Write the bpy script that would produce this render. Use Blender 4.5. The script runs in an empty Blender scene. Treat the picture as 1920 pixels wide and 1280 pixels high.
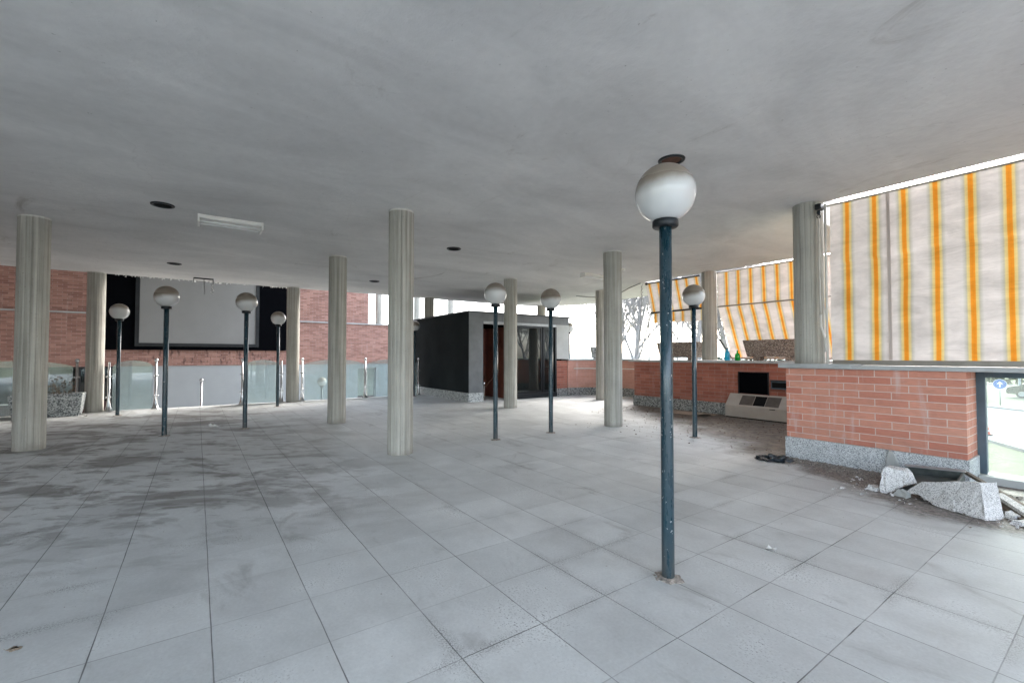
import bpy, bmesh, math, random
from mathutils import Vector, Matrix
R = math.radians
PI = math.pi
random.seed(11)
S = bpy.context.scene
COL = S.collection

# world axes: x and y run along the floor tile grid, z up, terrace floor at z = 0
CEIL = 3.125
GROUND = -1.9

# ------------------------------------------------------------------ materials
class NT:
    def __init__(s, name):
        s.m = bpy.data.materials.new(name); s.m.use_nodes = True
        s.t = s.m.node_tree; s.t.nodes.clear()
        s.out = s.n('ShaderNodeOutputMaterial')
    def n(s, typ, ins=None, **props):
        nd = s.t.nodes.new(typ)
        for k, v in props.items(): setattr(nd, k, v)
        for k, v in (ins or {}).items(): s.put(nd.inputs[k], v)
        return nd
    def put(s, sock, v):
        if isinstance(v, bpy.types.NodeSocket): s.t.links.new(v, sock)
        elif isinstance(v, (tuple, list)) and sock.type == 'RGBA' and len(v) == 3: sock.default_value = (*v, 1)
        else: sock.default_value = v
    def pos(s): return s.n('ShaderNodeNewGeometry').outputs['Position']
    def obj(s): return s.n('ShaderNodeTexCoord').outputs['Object']
    def uv(s): return s.n('ShaderNodeTexCoord').outputs['UV']
    def rnd(s): return s.n('ShaderNodeObjectInfo').outputs['Random']
    def math(s, op, a, b=0.0, c=0.0, clamp=False):
        nd = s.n('ShaderNodeMath', operation=op); nd.use_clamp = clamp
        s.put(nd.inputs[0], a); s.put(nd.inputs[1], b)
        if op in ('MULTIPLY_ADD', 'COMPARE', 'WRAP'): s.put(nd.inputs[2], c)
        return nd.outputs[0]
    def vmul(s, v, k, off=(0, 0, 0)):
        nd = s.n('ShaderNodeVectorMath', operation='MULTIPLY_ADD'); s.put(nd.inputs[0], v); nd.inputs[1].default_value = k; nd.inputs[2].default_value = off
        return nd.outputs[0]
    def vadd(s, a, b):
        nd = s.n('ShaderNodeVectorMath', operation='ADD'); s.put(nd.inputs[0], a); s.put(nd.inputs[1], b); return nd.outputs[0]
    def sep(s, v): return s.n('ShaderNodeSeparateXYZ', {0: v}).outputs
    def comb(s, x, y, z=0.0): return s.n('ShaderNodeCombineXYZ', {0: x, 1: y, 2: z}).outputs[0]
    def noise(s, v, scale, det=4, rough=.55, dist=0.0, col=False):
        nd = s.n('ShaderNodeTexNoise', {'Vector': v, 'Scale': scale, 'Detail': det, 'Roughness': rough, 'Distortion': dist})
        return nd.outputs['Color' if col else 'Fac']
    def voro(s, v, scale, out='Color', rnd=1.0, feature='F1'):
        return s.n('ShaderNodeTexVoronoi', {'Vector': v, 'Scale': scale, 'Randomness': rnd}, feature=feature).outputs[out]
    def ramp(s, f, *stops, mode='LINEAR'):
        nd = s.n('ShaderNodeValToRGB', {0: f}); cr = nd.color_ramp; cr.interpolation = mode
        while len(cr.elements) < len(stops): cr.elements.new(0.5)
        for e, (p, c) in zip(cr.elements, stops):
            e.position = p; e.color = (c, c, c, 1) if isinstance(c, (int, float)) else (*c, 1)
        return nd.outputs[0]
    def step(s, v, a, b):
        nd = s.n('ShaderNodeMapRange', {0: v, 1: a, 2: b, 3: 0.0, 4: 1.0}, interpolation_type='SMOOTHSTEP'); return nd.outputs[0]
    def mix(s, f, a, b, mode='MIX'):
        nd = s.n('ShaderNodeMix', data_type='RGBA', blend_type=mode)
        s.put(nd.inputs[0], f); s.put(nd.inputs[6], a); s.put(nd.inputs[7], b); return nd.outputs[2]
    def mul(s, a, b): return s.math('MULTIPLY', a, b)
    def bump(s, h, st=.3, d=.01, normal=None):
        ins = {'Height': h, 'Strength': st, 'Distance': d}
        if normal: ins['Normal'] = normal
        return s.n('ShaderNodeBump', ins).outputs[0]
    def bsdf(s, col, rough=.8, metal=0.0, normal=None, **kw):
        ins = {'Base Color': col, 'Roughness': rough, 'Metallic': metal}
        if normal: ins['Normal'] = normal
        ins.update(kw)
        b = s.n('ShaderNodeBsdfPrincipled', ins); return b.outputs[0]
    def fin(s, sh):
        s.t.links.new(sh, s.out.inputs[0]); return s.m

MAT = {}
def simple(name, col, rough=.7, metal=0.0, var=.25, scale=6, bump=0.0, **kw):
    t = NT(name); p = t.obj()
    f = t.noise(p, scale, 6, .6)
    c = t.mix(t.ramp(f, (.3, 0), (.75, 1)), tuple(x*(1-var) for x in col), tuple(min(1, x*(1+var)) for x in col))
    nrm = t.bump(t.noise(p, scale*12, 4), bump, .004) if bump else None
    MAT[name] = t.fin(t.bsdf(c, rough, metal, nrm, **kw))

def build_materials():
    # floor tiles
    t = NT('floor_tiles'); p = t.pos(); x, y, z = t.sep(p)
    tv = t.vmul(p, (1, 1, 0), (1.655, -1.76, 0))
    wob = t.vmul(t.noise(p, 3, 2, col=True), (.006, .006, 0), (-.003, -.003, 0))
    br = t.n('ShaderNodeTexBrick', {'Vector': t.vadd(tv, wob), 'Color1': (.0, .0, .0), 'Color2': (1, 1, 1), 'Mortar': (0.5, .5, .5), 'Scale': 1.0,
             'Mortar Size': .0034, 'Mortar Smooth': .5, 'Bias': 0.0, 'Brick Width': .43, 'Row Height': .4225}, offset=0.0, squash=1.0)
    per = br.outputs['Color']
    tj = t.sep(t.vadd(tv, wob))
    dj = lambda q, w: t.mul(t.math('ABSOLUTE', t.math('SUBTRACT', t.math('FRACT', t.math('MULTIPLY_ADD', q, 1/w, .5)), .5)), w)
    jw = t.math('MULTIPLY_ADD', t.noise(p, 7, 3),   .0045, .0014)
    ja = t.step(dj(tj[0], .43), jw, t.math('MULTIPLY', jw, .3)); jb = t.step(dj(tj[1], .4225), jw, t.math('MULTIPLY', jw, .3))
    jright = t.step(x, -3.6, -1.2); jf2 = t.step(t.noise(t.vadd(p, (3, 9, 0)), 1.6, 4, .6), .40, .60)
    jt = t.math('MAXIMUM', t.mul(jb, t.math('MULTIPLY_ADD', jf2, .25, .75)), t.mul(ja, t.mul(t.math('MULTIPLY_ADD', jf2, .6, .4), t.math('MULTIPLY_ADD', jright, .72, .28))))
    jfade = t.step(t.noise(p, 1.1, 3), .30, .56)
    big = t.noise(p, .45, 5, .6); med = t.noise(p, 2.6, 8, .62); fine = t.noise(p, 60, 6, .7)
    base = t.mix(t.ramp(big, (.35, 0), (.65, 1)), (.555, .575, .57), (.65, .665, .655))
    base = t.mix(.9, base, t.ramp(med, (.3, .78), (.7, 1.1)), 'MULTIPLY')
    base = t.mix(.55, base, t.ramp(per, (0, .87), (1, 1.09)), 'MULTIPLY')
    base = t.mix(.5, base, t.ramp(fine, (.3, .82), (.7, 1.12)), 'MULTIPLY')
    # long smeared dirt marks, thickest on the far left half
    rt = t.n('ShaderNodeVectorRotate', {'Vector': p, 'Angle': -.957}, rotation_type='Z_AXIS').outputs[0]
    sv = t.vmul(rt, (.75, 1.25, 1)); sm = t.noise(sv, 1.25, 7, .64, .5)
    leftm = t.step(y, 2.6, .2); farm = t.step(x, -2.6, -5.2); endm = t.step(x, -14.5, -12)
    s3 = t.noise(t.vmul(rt, (.8, 1.6, 1), (4, 8, 0)), 3.6, 6, .62, .35); smear = t.mul(t.math('ADD', t.mul(t.step(sm, .485, .59), .80), t.mul(t.step(s3, .51, .62), .62), 0, True), t.mul(leftm, t.mul(farm, endm)))
    base = t.mix(t.mul(smear, .85), base, (.15, .13, .112))
    base = t.mix(t.mul(t.mul(leftm, t.step(x, -1.0, -4.0)), .22), base, (.20, .222, .236))  # broad bluish darkening of the left floor: shade put into the colour
    sm2 = t.noise(t.vmul(p, (.8, 1.5, 1), (7, 3, 0)), 1.7, 7, .62, .9)
    base = t.mix(t.mul(t.step(sm2, .58, .74), .42), base, (.17, .16, .15))
    # grit gathered along joints and in speckled fields
    sp = t.noise(p, 95, 3, .6); fld = t.step(t.noise(p, 1.3, 7, .7), .50, .70)
    base = t.mix(t.mul(t.step(sp, .555, .63), t.mul(fld, .8)), base, (.09, .08, .075))
    jn = t.step(t.noise(t.vadd(p, (5., 2, 0)), 1.1, 4), .52, .66)
    jbr = t.n('ShaderNodeTexBrick', {'Vector': t.vadd(tv, wob), 'Scale': 1.0, 'Mortar Size': .07, 'Mortar Smooth': 1.0, 'Brick Width': .43, 'Row Height': .4225}, offset=0.0)
    base = t.mix(t.mul(t.mul(jbr.outputs['Fac'], jn), t.mul(t.step(t.noise(p, 130, 6, .75), .48, .59), .75)), base, (.10, .095, .09))
    # brown dirt washed into the recess by the outer wall
    dn = t.noise(p, 1.4, 7, .65)
    ln = t.math('MULTIPLY_ADD', x, -.60, 4.35)
    rec = t.mul(t.step(t.math('SUBTRACT', t.math('MULTIPLY_ADD', dn, 2.2, y), t.math('ADD', ln, 1.1)), -.75, .45), t.step(x, -2.2, -2.75))
    rec = t.mul(rec, t.step(x, -9.0, -6.8))
    dirtc = t.mix(t.step(t.noise(p, 9, 8, .7), .35, .65), (.045, .032, .022), (.17, .135, .10))
    base = t.mix(t.mul(rec, .92), base, dirtc)
    # dirt along the foot of the near wall
    yw = t.math('ADD', y, t.mul(t.noise(p, 3.2, 7, .65), .9)); nw = t.mul(t.step(t.math('ADD', yw, t.math('MINIMUM', t.math('MAXIMUM', t.math('MULTIPLY_ADD', x, .75, 1.75), 0.0), .9)), 5.85, 6.25), t.step(x, -3.1, -2.5))
    base = t.mix(t.mul(nw, .9), base, t.mix(t.step(t.noise(p, 30, 6, .7), .4, .6), (.07, .055, .045), (.26, .22, .19)))
    base = t.mix(t.mul(jt, t.math('MULTIPLY_ADD', jfade, .4, .5)), base, (.055, .052, .05))
    h = t.math('ADD', t.mul(fine, .25), t.mul(jt, -1.0))
    MAT['floor_tiles'] = t.fin(t.bsdf(base, t.ramp(med, (.3, .5), (.7, .75)), 0, t.bump(h, .35, .004), **{'Specular IOR Level': .35}))

    # plaster ceiling
    t = NT('ceiling_plaster'); p = t.pos()
    a = t.noise(p, .38, 6, .6, .5); b = t.noise(t.vmul(p, (1, .45, 1)), 1.3, 8, .62, .8); c = t.noise(p, 14, 6, .6)
    col = t.mix(t.ramp(a, (.32, 0), (.68, 1)), (.60, .60, .595), (.72, .715, .70))
    col = t.mix(.75, col, t.ramp(b, (.32, .80), (.66, 1.06)), 'MULTIPLY')
    col = t.mix(.35, col, t.ramp(c, (.3, .88), (.7, 1.06)), 'MULTIPLY')
    st = t.mul(t.step(t.noise(t.vmul(p, (.5, 1.3, 1), (3, 9, 0)), 1.1, 8, .68, 1.4), .60, .76), .5)
    col = t.mix(st, col, (.21, .18, .15))
    fl = t.mul(t.step(t.noise(p, 5.5, 9, .75, .4), .70, .74), .5)
    col = t.mix(fl, col, (.15, .13, .11))
    wv = t.vadd(p, t.vmul(t.noise(p, 2.0, 5, .6, col=True), (.5, .5, 0)))
    ck = t.mul(t.step(t.voro(wv, .42, 'Distance', feature='DISTANCE_TO_EDGE'), .006, .001), t.step(t.noise(p, .7, 3), .50, .62))
    col = t.mix(t.mul(ck, .09), col, (.20, .18, .16))
    px, py, pz = t.sep(p); rb = t.mul(t.step(py, 4.6, 6.2), t.step(px, -3.6, -.2))
    st2 = t.mul(t.mul(rb, t.step(t.noise(t.vmul(p, (1.6, 7, 1)), 1.0, 7, .65, .5), .56, .70)), .55)
    col = t.mix(st2, col, (.24, .19, .15))
    pin = t.step(t.noise(p, 26, 3, .6), .70, .75); col = t.mix(t.mul(pin, .5), col, (.18, .17, .16))
    MAT['ceiling_plaster'] = t.fin(t.bsdf(col, .9, 0, t.bump(t.math('ADD', c, t.mul(b, 2.5)), .28, .02)))

    def brick(name, c1, c2, mort, bw=.285, rh=.0785, ms=.0045, eff=0.0, rough=.8):
        t = NT(name); uv = t.uv()
        b = t.n('ShaderNodeTexBrick', {'Vector': uv, 'Color1': (0, 0, 0), 'Color2': (1, 1, 1), 'Mortar': (.5, .5, .5), 'Scale': 1.0, 'Mortar Size': ms, 'Mortar Smooth': .25,
               'Bias': 0.0, 'Brick Width': bw, 'Row Height': rh}, offset=.5, squash=1.0)
        n1 = t.noise(uv, 3.0, 6, .6); n2 = t.noise(t.vmul(uv, (14, 70, 1)), 1.0, 5, .6)
        col = t.mix(t.ramp(b.outputs['Color'], (0, 0), (1, 1)), c1, c2)
        col = t.mix(.6, col, t.ramp(n2, (.3, .78), (.7, 1.15)), 'MULTIPLY')
        col = t.mix(.6, col, t.ramp(n1, (.3, .75), (.7, 1.12)), 'MULTIPLY')
        mo = t.mix(t.noise(uv, 40, 4), tuple(x*.75 for x in mort), mort)
        col = t.mix(b.outputs['Fac'], col, mo)
        if eff:
            ev = t.noise(t.vmul(uv, (7, .8, 1)), 1.0, 5, .6, .3)
            col = t.mix(t.mul(t.step(ev, .55, .72), eff), col, (.62, .54, .52))
        if name == 'brick_back':
            u, v, w = t.sep(uv); m = t.mul(t.step(v, 1.62, 1.45), t.mul(t.step(v, .80, 1.05), t.mul(t.step(u, -2.0, -1.2), t.step(u, 3.4, 2.4))))
            dk = t.step(t.noise(t.vmul(uv, (11, 3.2, 1)), 1.0, 5, .62, .4), .54, .63)
            col = t.mix(t.mul(t.mul(m, dk), .7), col, (.045, .024, .02))
        lowg = t.mul(t.step(t.sep(uv)[1], .62, .2), t.step(n1, .40, .62)); col = t.mix(t.mul(lowg, .35), col, (.16, .11, .09))
        hh = t.math('ADD', t.mul(b.outputs['Fac'], -1.0), t.mul(n2, .3))
        MAT[name] = t.fin(t.bsdf(col, rough, 0, t.bump(hh, .5, .006)))
    brick('brick_salmon', (.52, .185, .125), (.63, .30, .215), (.72, .58, .52), eff=.55)
    brick('brick_red', (.27, .085, .055), (.40, .145, .10), (.36, .26, .22), ms=.0036, eff=.12)
    brick('brick_back', (.22, .105, .082), (.37, .205, .165), (.36, .285, .26), bw=.25, rh=.066, ms=.0045, eff=.10)
    brick('brick_pink', (.50, .25, .19), (.56, .30, .235), (.58, .35, .29), ms=.004, eff=.35)  # paler than the other brick: overexposure put into the colour

    # granite
    def granite(name, dark, lite, scale=150, mid=.5, soft=.08, big=.18):
        t = NT(name); p = t.obj()
        v = t.sep(t.voro(p, scale))[0]; v2 = t.noise(p, scale*.9, 3, .6); n = t.noise(p, 5, 5, .6)
        f = t.math('ADD', t.mul(v, .55), t.mul(v2, .45))
        col = t.mix(t.step(f, mid-soft, mid+soft), dark, lite)
        col = t.mix(big*3, col, t.ramp(n, (.3, .75), (.7, 1.12)), 'MULTIPLY')
        MAT[name] = t.fin(t.bsdf(col, .75, 0, t.bump(f, .35, .004)))
    granite('granite_plinth', (.17, .185, .20), (.62, .64, .65), 170, .42, .15)
    granite('granite_pale', (.20, .20, .20), (.70, .69, .68), 210, .36, .13)
    granite('granite_mottled', (.20, .22, .23), (.56, .58, .58), 42, .42, .16)
    granite('granite_dark', (.055, .06, .06), (.33, .34, .33), 60, .44, .12)

    t = NT('pebble_dash'); p = t.obj()
    cc = t.voro(p, 62); d = t.voro(p, 62, 'Distance'); r, g, b_ = t.sep(cc)
    col = t.mix(r, (.12, .085, .065), (.50, .45, .40)); col = t.mix(t.mul(g, .5), col, (.30, .20, .14))
    col = t.mix(t.step(d, .35, .75), col, (.10, .08, .07))
    MAT['pebble_dash'] = t.fin(t.bsdf(col, .75, 0, t.bump(d, -.8, .01)))
    t = NT('pebble_grey'); p = t.obj()
    cc = t.voro(p, 60); d = t.voro(p, 60, 'Distance'); r, g, b_ = t.sep(cc)
    col = t.mix(t.ramp(r, (.2, 0), (.8, 1)), (.085, .095, .10), (.50, .53, .53))
    MAT['pebble_grey'] = t.fin(t.bsdf(col, .75, 0, t.bump(d, -.6, .008)))

    # board-marked concrete
    t = NT('column_concrete'); p = t.obj(); rv = t.rnd(); x, y, z = t.sep(p)
    off = t.comb(t.mul(rv, 37.0), t.mul(rv, 11.0), t.mul(rv, 5.0)); q = t.vadd(p, off)
    n1 = t.noise(t.vmul(q, (26, 26, .5)), 1, 5, .6); n2 = t.noise(q, 3, 6, .6); n3 = t.noise(q, 55, 4, .6)
    col = t.mix(t.ramp(n1, (.3, 0), (.7, 1)), (.27, .262, .23), (.52, .505, .455))
    col = t.mix(.6, col, t.ramp(n2, (.3, .78), (.7, 1.08)), 'MULTIPLY')
    col = t.mix(t.mul(t.step(n3, .63, .70), .5), col, (.12, .11, .09))
    col = t.mix(t.step(z, 3.098, 3.104), col, (.62, .61, .58))
    dz = t.math('ADD', z, t.mul(n2, .25)); col = t.mix(t.mul(t.step(dz, .24, .10), .6), col, (.23, .22, .19))
    MAT['column_concrete'] = t.fin(t.bsdf(col, .85, 0, t.bump(t.math('ADD', n1, n3), .3, .006)))

    # blue paint with chips
    t = NT('pole_paint'); p = t.obj(); rv = t.rnd(); q = t.vadd(p, t.comb(t.mul(rv, 13.0), 0.0, t.mul(rv, 7.0)))
    n = t.noise(t.vmul(q, (30, 30, 4)), 1, 5, .6); ch = t.step(t.noise(q, 48, 4, .62), .655, .69); du = t.noise(t.vmul(q, (18, 18, 3)), 1, 6, .7)
    col = t.mix(t.ramp(n, (.3, 0), (.7, 1)), (.008, .026, .038), (.016, .050, .068))
    col = t.mix(t.mul(t.step(du, .55, .8), .45), col, (.14, .17, .19))
    z = t.sep(p)[2]; low = t.mul(t.step(z, .28, .0), t.step(du, .42, .6))
    col = t.mix(t.mul(low, .5), col, (.10, .085, .07))
    col = t.mix(ch, col, (.45, .46, .46))
    MAT['pole_paint'] = t.fin(t.bsdf(col, t.ramp(du, (.4, .22), (.75, .5)), 0, None, **{'Coat Weight': .3, 'Coat Roughness': .2}))

    # opal globe, dust settled on the upper half
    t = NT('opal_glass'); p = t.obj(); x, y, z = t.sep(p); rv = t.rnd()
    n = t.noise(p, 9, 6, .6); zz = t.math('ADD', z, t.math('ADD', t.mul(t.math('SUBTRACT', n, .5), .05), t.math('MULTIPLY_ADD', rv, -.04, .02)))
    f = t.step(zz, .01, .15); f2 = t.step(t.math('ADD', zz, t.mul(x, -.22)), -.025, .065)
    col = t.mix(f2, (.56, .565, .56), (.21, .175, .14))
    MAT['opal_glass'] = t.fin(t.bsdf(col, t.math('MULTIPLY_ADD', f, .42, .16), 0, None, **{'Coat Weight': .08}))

    # awning cloth: UV x in metres counted from a stripe centre
    t = NT('awning_cloth'); u, v, w = t.sep(t.uv())
    P = .2595
    wv = t.mul(t.math('SUBTRACT', t.noise(t.comb(u, t.mul(v, .8)), 2.0, 2), .5), .012)
    fr = t.math('FRACT', t.math('MULTIPLY_ADD', t.math('ADD', u, wv), 1/P, .5)); d = t.mul(t.math('ABSOLUTE', t.math('SUBTRACT', fr, .5)), P)
    k = lambda m: m/.13
    dn = t.mul(d, 1/.13)
    stripes = t.ramp(dn, (0, (.74, .27, .03)), (k(.0165), (.76, .29, .035)), (k(.0205), (.74, .52, .17)), (k(.036), (.72, .57, .27)), (k(.046), (.52, .48, .37)), (k(.056), (.56, .53, .47)), (k(.074), (.68, .63, .605)), (1, (.70, .645, .62)))
    dirt = t.noise(t.comb(t.mul(u, 1.2), t.mul(v, 2.2)), 2.2, 7, .62, .5); ln = t.noise(t.comb(t.mul(u, 3.0), t.mul(v, 40)), 1, 4)
    col = t.mix(.8, stripes, t.ramp(dirt, (.28, .62), (.64, 1.06)), 'MULTIPLY')
    col = t.mix(.25, col, t.ramp(ln, (.3, .85), (.7, 1.05)), 'MULTIPLY')
    wr = t.noise(t.comb(t.mul(u, .9), t.mul(v, 5)), 2.4, 5, .6, 1.0)
    bm_ = t.bump(wr, .45, .03)
    df = t.n('ShaderNodeBsdfDiffuse', {'Color': col, 'Normal': bm_}).outputs[0]; tr = t.n('ShaderNodeBsdfTranslucent', {'Color': col, 'Normal': bm_}).outputs[0]
    MAT['awning_cloth'] = t.fin(t.n('ShaderNodeMixShader', {0: .075, 1: df, 2: tr}).outputs[0])

    t = NT('seam_tape'); c = (.54, .47, .43)
    MAT['seam_tape'] = t.fin(t.n('ShaderNodeMixShader', {0: .07, 1: t.n('ShaderNodeBsdfDiffuse', {'Color': c}).outputs[0], 2: t.n('ShaderNodeBsdfTranslucent', {'Color': c}).outputs[0]}).outputs[0])
    # glass
    def glass(name, tint, haze, rough=.0, hazecol=(.7, .75, .75)):
        t = NT(name)
        tr = t.n('ShaderNodeBsdfTransparent', {'Color': tint}).outputs[0]
        gl = t.n('ShaderNodeBsdfGlossy', {'Color': (.95, .97, .97), 'Roughness': rough}).outputs[0]
        fr = t.n('ShaderNodeFresnel', {'IOR': 1.5}).outputs[0]
        sh = t.n('ShaderNodeMixShader', {0: t.math('MULTIPLY', fr, 1.6, clamp=True), 1: tr, 2: gl}).outputs[0]
        if haze:
            dn = t.noise(t.obj(), 3, 6, .65)
            df = t.n('ShaderNodeBsdfDiffuse', {'Color': hazecol}).outputs[0]; tl = t.n('ShaderNodeBsdfTranslucent', {'Color': hazecol}).outputs[0]
            hz = t.n('ShaderNodeMixShader', {0: .5, 1: df, 2: tl}).outputs[0]
            sh = t.n('ShaderNodeMixShader', {0: t.mul(t.ramp(dn, (.3, .5), (.7, 1.2)), haze), 1: sh, 2: hz}).outputs[0]
        MAT[name] = t.fin(sh)
    glass('window_glass', (.78, .84, .83), .07, .0, (.8, .85, .84))
    glass('balustrade_glass', (.86, .93, .925), .24, 0.0, (.58, .66, .665))
    glass('dark_glass', (.22, .26, .27), .05, .0, (.3, .35, .36))
    glass('bottle_blue', (.05, .60, .75), .5, .0, (.04, .50, .68))
    glass('bottle_green', (.02, .55, .12), .55, .0, (.02, .50, .10))

    simple('white_plaster', (.33, .355, .37), .85, var=.06, scale=1.2, bump=.1)
    simple('kiosk_dark', (.014, .019, .021), .85, var=.45, scale=1.5, bump=.25, **{'Specular IOR Level': .25})
    simple('kiosk_grey', (.17, .18, .19), .8, var=.22, scale=2.5, bump=.25)
    simple('plaster_pale', (.42, .43, .42), .85, var=.12, scale=2, bump=.15)
    simple('header_metal', (.36, .38, .40), .45, .3, var=.12)
    simple('roof_felt', (.10, .105, .11), .9, var=.3, bump=.4)
    simple('coping_stone', (.40, .41, .41), .75, var=.18, scale=5, bump=.2)
    simple('ledge_stone', (.33, .34, .34), .8, var=.2, scale=3)
    simple('black_board', (.002, .0024, .0034), .8, var=.2, **{'Specular IOR Level': .02})
    simple('screen_cloth', (.20, .204, .20), .9, var=.07, scale=.8, bump=.05)
    simple('blue_metal', (.07, .105, .135), .42, .2, var=.25, scale=4, bump=.05)
    simple('dark_metal', (.016, .019, .022), .4, .4, var=.3)
    simple('tray_metal', (.11, .125, .12), .45, .4, var=.4, scale=9)
    simple('rust_metal', (.10, .045, .028), .8, .2, var=.4, scale=20)
    simple('steel', (.62, .63, .64), .24, 1.0, var=.12, scale=8)
    simple('alu_rail', (.30, .28, .25), .45, .6, var=.15)
    simple('brown_wood', (.17, .055, .035), .55, var=.35, scale=4)
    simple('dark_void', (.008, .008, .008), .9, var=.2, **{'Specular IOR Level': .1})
    simple('beige_metal', (.36, .32, .28), .6, var=.14, scale=3)
    simple('grille_brown', (.09, .075, .065), .6, .2, var=.25, scale=9)
    simple('white_enamel', (.80, .79, .75), .4, var=.1, scale=4)
    simple('tube_white', (.78, .79, .78), .3, var=.03)
    simple('cord_white', (.62, .60, .55), .7, var=.12)
    simple('cable_grey', (.16, .16, .16), .6, var=.2)
    simple('bag_plastic', (.012, .018, .024), .3, var=.4, scale=15)
    simple('soil', (.06, .045, .035), .95, var=.4, scale=12, bump=.6)
    simple('dry_leaf', (.13, .085, .05), .85, var=.5, scale=30)
    simple('gravel', (.31, .275, .24), .9, var=.7, scale=60)
    simple('paint_flake', (.62, .62, .60), .9, var=.15)
    simple('cardboard', (.33, .27, .21), .9, var=.2, scale=5)
    simple('lath_wood', (.17, .135, .105), .85, var=.35, scale=8, bump=.2)
    simple('bark', (.34, .325, .315), .95, var=.3, scale=3, bump=.3)
    simple('asphalt', (.20, .20, .20), .85, var=.12, scale=.6)
    simple('kerb_stone', (.38, .37, .36), .85, var=.15)
    simple('paving_lower', (.32, .32, .31), .85, var=.15, scale=2)
    simple('sign_blue', (.015, .13, .50), .4, var=.05)
    simple('sign_white', (.8, .8, .8), .4, var=.03)
    simple('galvanised', (.40, .41, .42), .5, .5, var=.12)
    simple('cone_orange', (.62, .09, .03), .55, var=.1)
    simple('car_paint', (.035, .045, .05), .25, .3, var=.1, **{'Coat Weight': .6})
    simple('rubber', (.012, .012, .012), .8, var=.2)
    simple('hedge_leaf', (.05, .06, .04), .9, var=.5, scale=2)
    simple('cream_wall', (.55, .50, .38), .85, var=.08)
    simple('maroon_panel', (.045, .012, .014), .5, var=.2)
    simple('paper', (.72, .72, .70), .9, var=.05)
    t = NT('grass'); p = t.pos(); n = t.noise(p, .35, 6, .6); n2 = t.noise(p, 9, 5, .7)
    col = t.mix(t.ramp(n, (.3, 0), (.7, 1)), (.075, .095, .045), (.15, .16, .085)); col = t.mix(.7, col, t.ramp(n2, (.3, .85), (.7, 1.1)), 'MULTIPLY')
    MAT['grass'] = t.fin(t.bsdf(col, .95, 0, t.bump(n2, .6, .05)))
    t = NT('far_hill'); p = t.pos(); n = t.noise(p, .03, 5, .6)
    MAT['far_hill'] = t.fin(t.bsdf(t.mix(n, (.10, .14, .14), (.18, .22, .21)), .95))
build_materials()

# ------------------------------------------------------------------ mesh helpers
def new(): return bmesh.new()
def box(bm, x0, x1, y0, y1, z0, z1, bev=0.0, rot=None, piv=(0, 0, 0)):
    r = bmesh.ops.create_cube(bm, size=1.0); vs = r['verts']
    for v in vs:
        v.co = Vector(((x0+x1)/2+v.co.x*(x1-x0), (y0+y1)/2+v.co.y*(y1-y0), (z0+z1)/2+v.co.z*(z1-z0)))
    if bev:
        es = list({e for v in vs for e in v.link_edges})
        r = bmesh.ops.bevel(bm, geom=es, offset=bev, segments=2, affect='EDGES', profile=.5)
        vs = list({v for f in r['faces'] for v in f.verts} | {v for v in vs if v.is_valid})
    if rot is not None:
        bmesh.ops.rotate(bm, verts=vs, cent=piv, matrix=rot)
    return vs
def frames(pts):
    out = []; up = Vector((0, 0, 1)); n = len(pts); prev = None
    for i in range(n):
        d = (pts[min(i+1, n-1)]-pts[max(i-1, 0)]).normalized()
        if prev is None:
            ref = up if abs(d.z) < .9 else Vector((1, 0, 0))
            u = d.cross(ref).normalized()
        else:
            u = (prev - d*prev.dot(d)).normalized()
        prev = u; out.append((u, d.cross(u)))
    return out
def tube(bm, pts, r, seg=8, caps=True):
    pts = [Vector(p) for p in pts]; fr = frames(pts)
    rs = r if isinstance(r, (list, tuple)) else [r]*len(pts); rings = []
    for p, (u, v), rr in zip(pts, fr, rs):
        rings.append([bm.verts.new(p+u*rr*math.cos(2*PI*k/seg)+v*rr*math.sin(2*PI*k/seg)) for k in range(seg)])
    for a, b in zip(rings, rings[1:]):
        for k in range(seg):
            f = bm.faces.new((a[k], a[(k+1) % seg], b[(k+1) % seg], b[k])); f.smooth = True
    if caps and seg > 2:
        bm.faces.new(rings[0][::-1]); bm.faces.new(rings[-1])
def lathe(bm, prof, seg=32, c=(0, 0, 0), smooth=True):
    rings = []
    for r, z in prof:
        if r < 1e-5: rings.append([bm.verts.new((c[0], c[1], c[2]+z))])
        else: rings.append([bm.verts.new((c[0]+r*math.cos(2*PI*k/seg), c[1]+r*math.sin(2*PI*k/seg), c[2]+z)) for k in range(seg)])
    for a, b in zip(rings, rings[1:]):
        for k in range(seg):
            k2 = (k+1) % seg
            if len(a) == 1 and len(b) == 1: continue
            if len(a) == 1: f = bm.faces.new((a[0], b[k2], b[k]))
            elif len(b) == 1: f = bm.faces.new((a[k], a[k2], b[0]))
            else: f = bm.faces.new((a[k], a[k2], b[k2], b[k]))
            f.smooth = smooth
def prism(bm, poly, z0, z1):
    lo = [bm.verts.new((x, y, z0)) for x, y in poly]; hi = [bm.verts.new((x, y, z1)) for x, y in poly]
    n = len(poly)
    bm.faces.new(lo[::-1]); bm.faces.new(hi)
    for i in range(n): bm.faces.new((lo[i], lo[(i+1) % n], hi[(i+1) % n], hi[i]))
def sphere(bm, r, c, u=32, v=20):
    res = bmesh.ops.create_uvsphere(bm, u_segments=u, v_segments=v, radius=r)
    for w in res['verts']:
        w.co += Vector(c)
        for f in w.link_faces: f.smooth = True
    return res['verts']
def uvbox(bm):
    L = bm.loops.layers.uv.verify()
    for f in bm.faces:
        n = f.normal
        for l in f.loops:
            c = l.vert.co
            if abs(n.z) > .7: l[L].uv = (c.x, c.y)
            elif abs(n.x) > abs(n.y): l[L].uv = (c.y, c.z)
            else: l[L].uv = (c.x, c.z)

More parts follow.
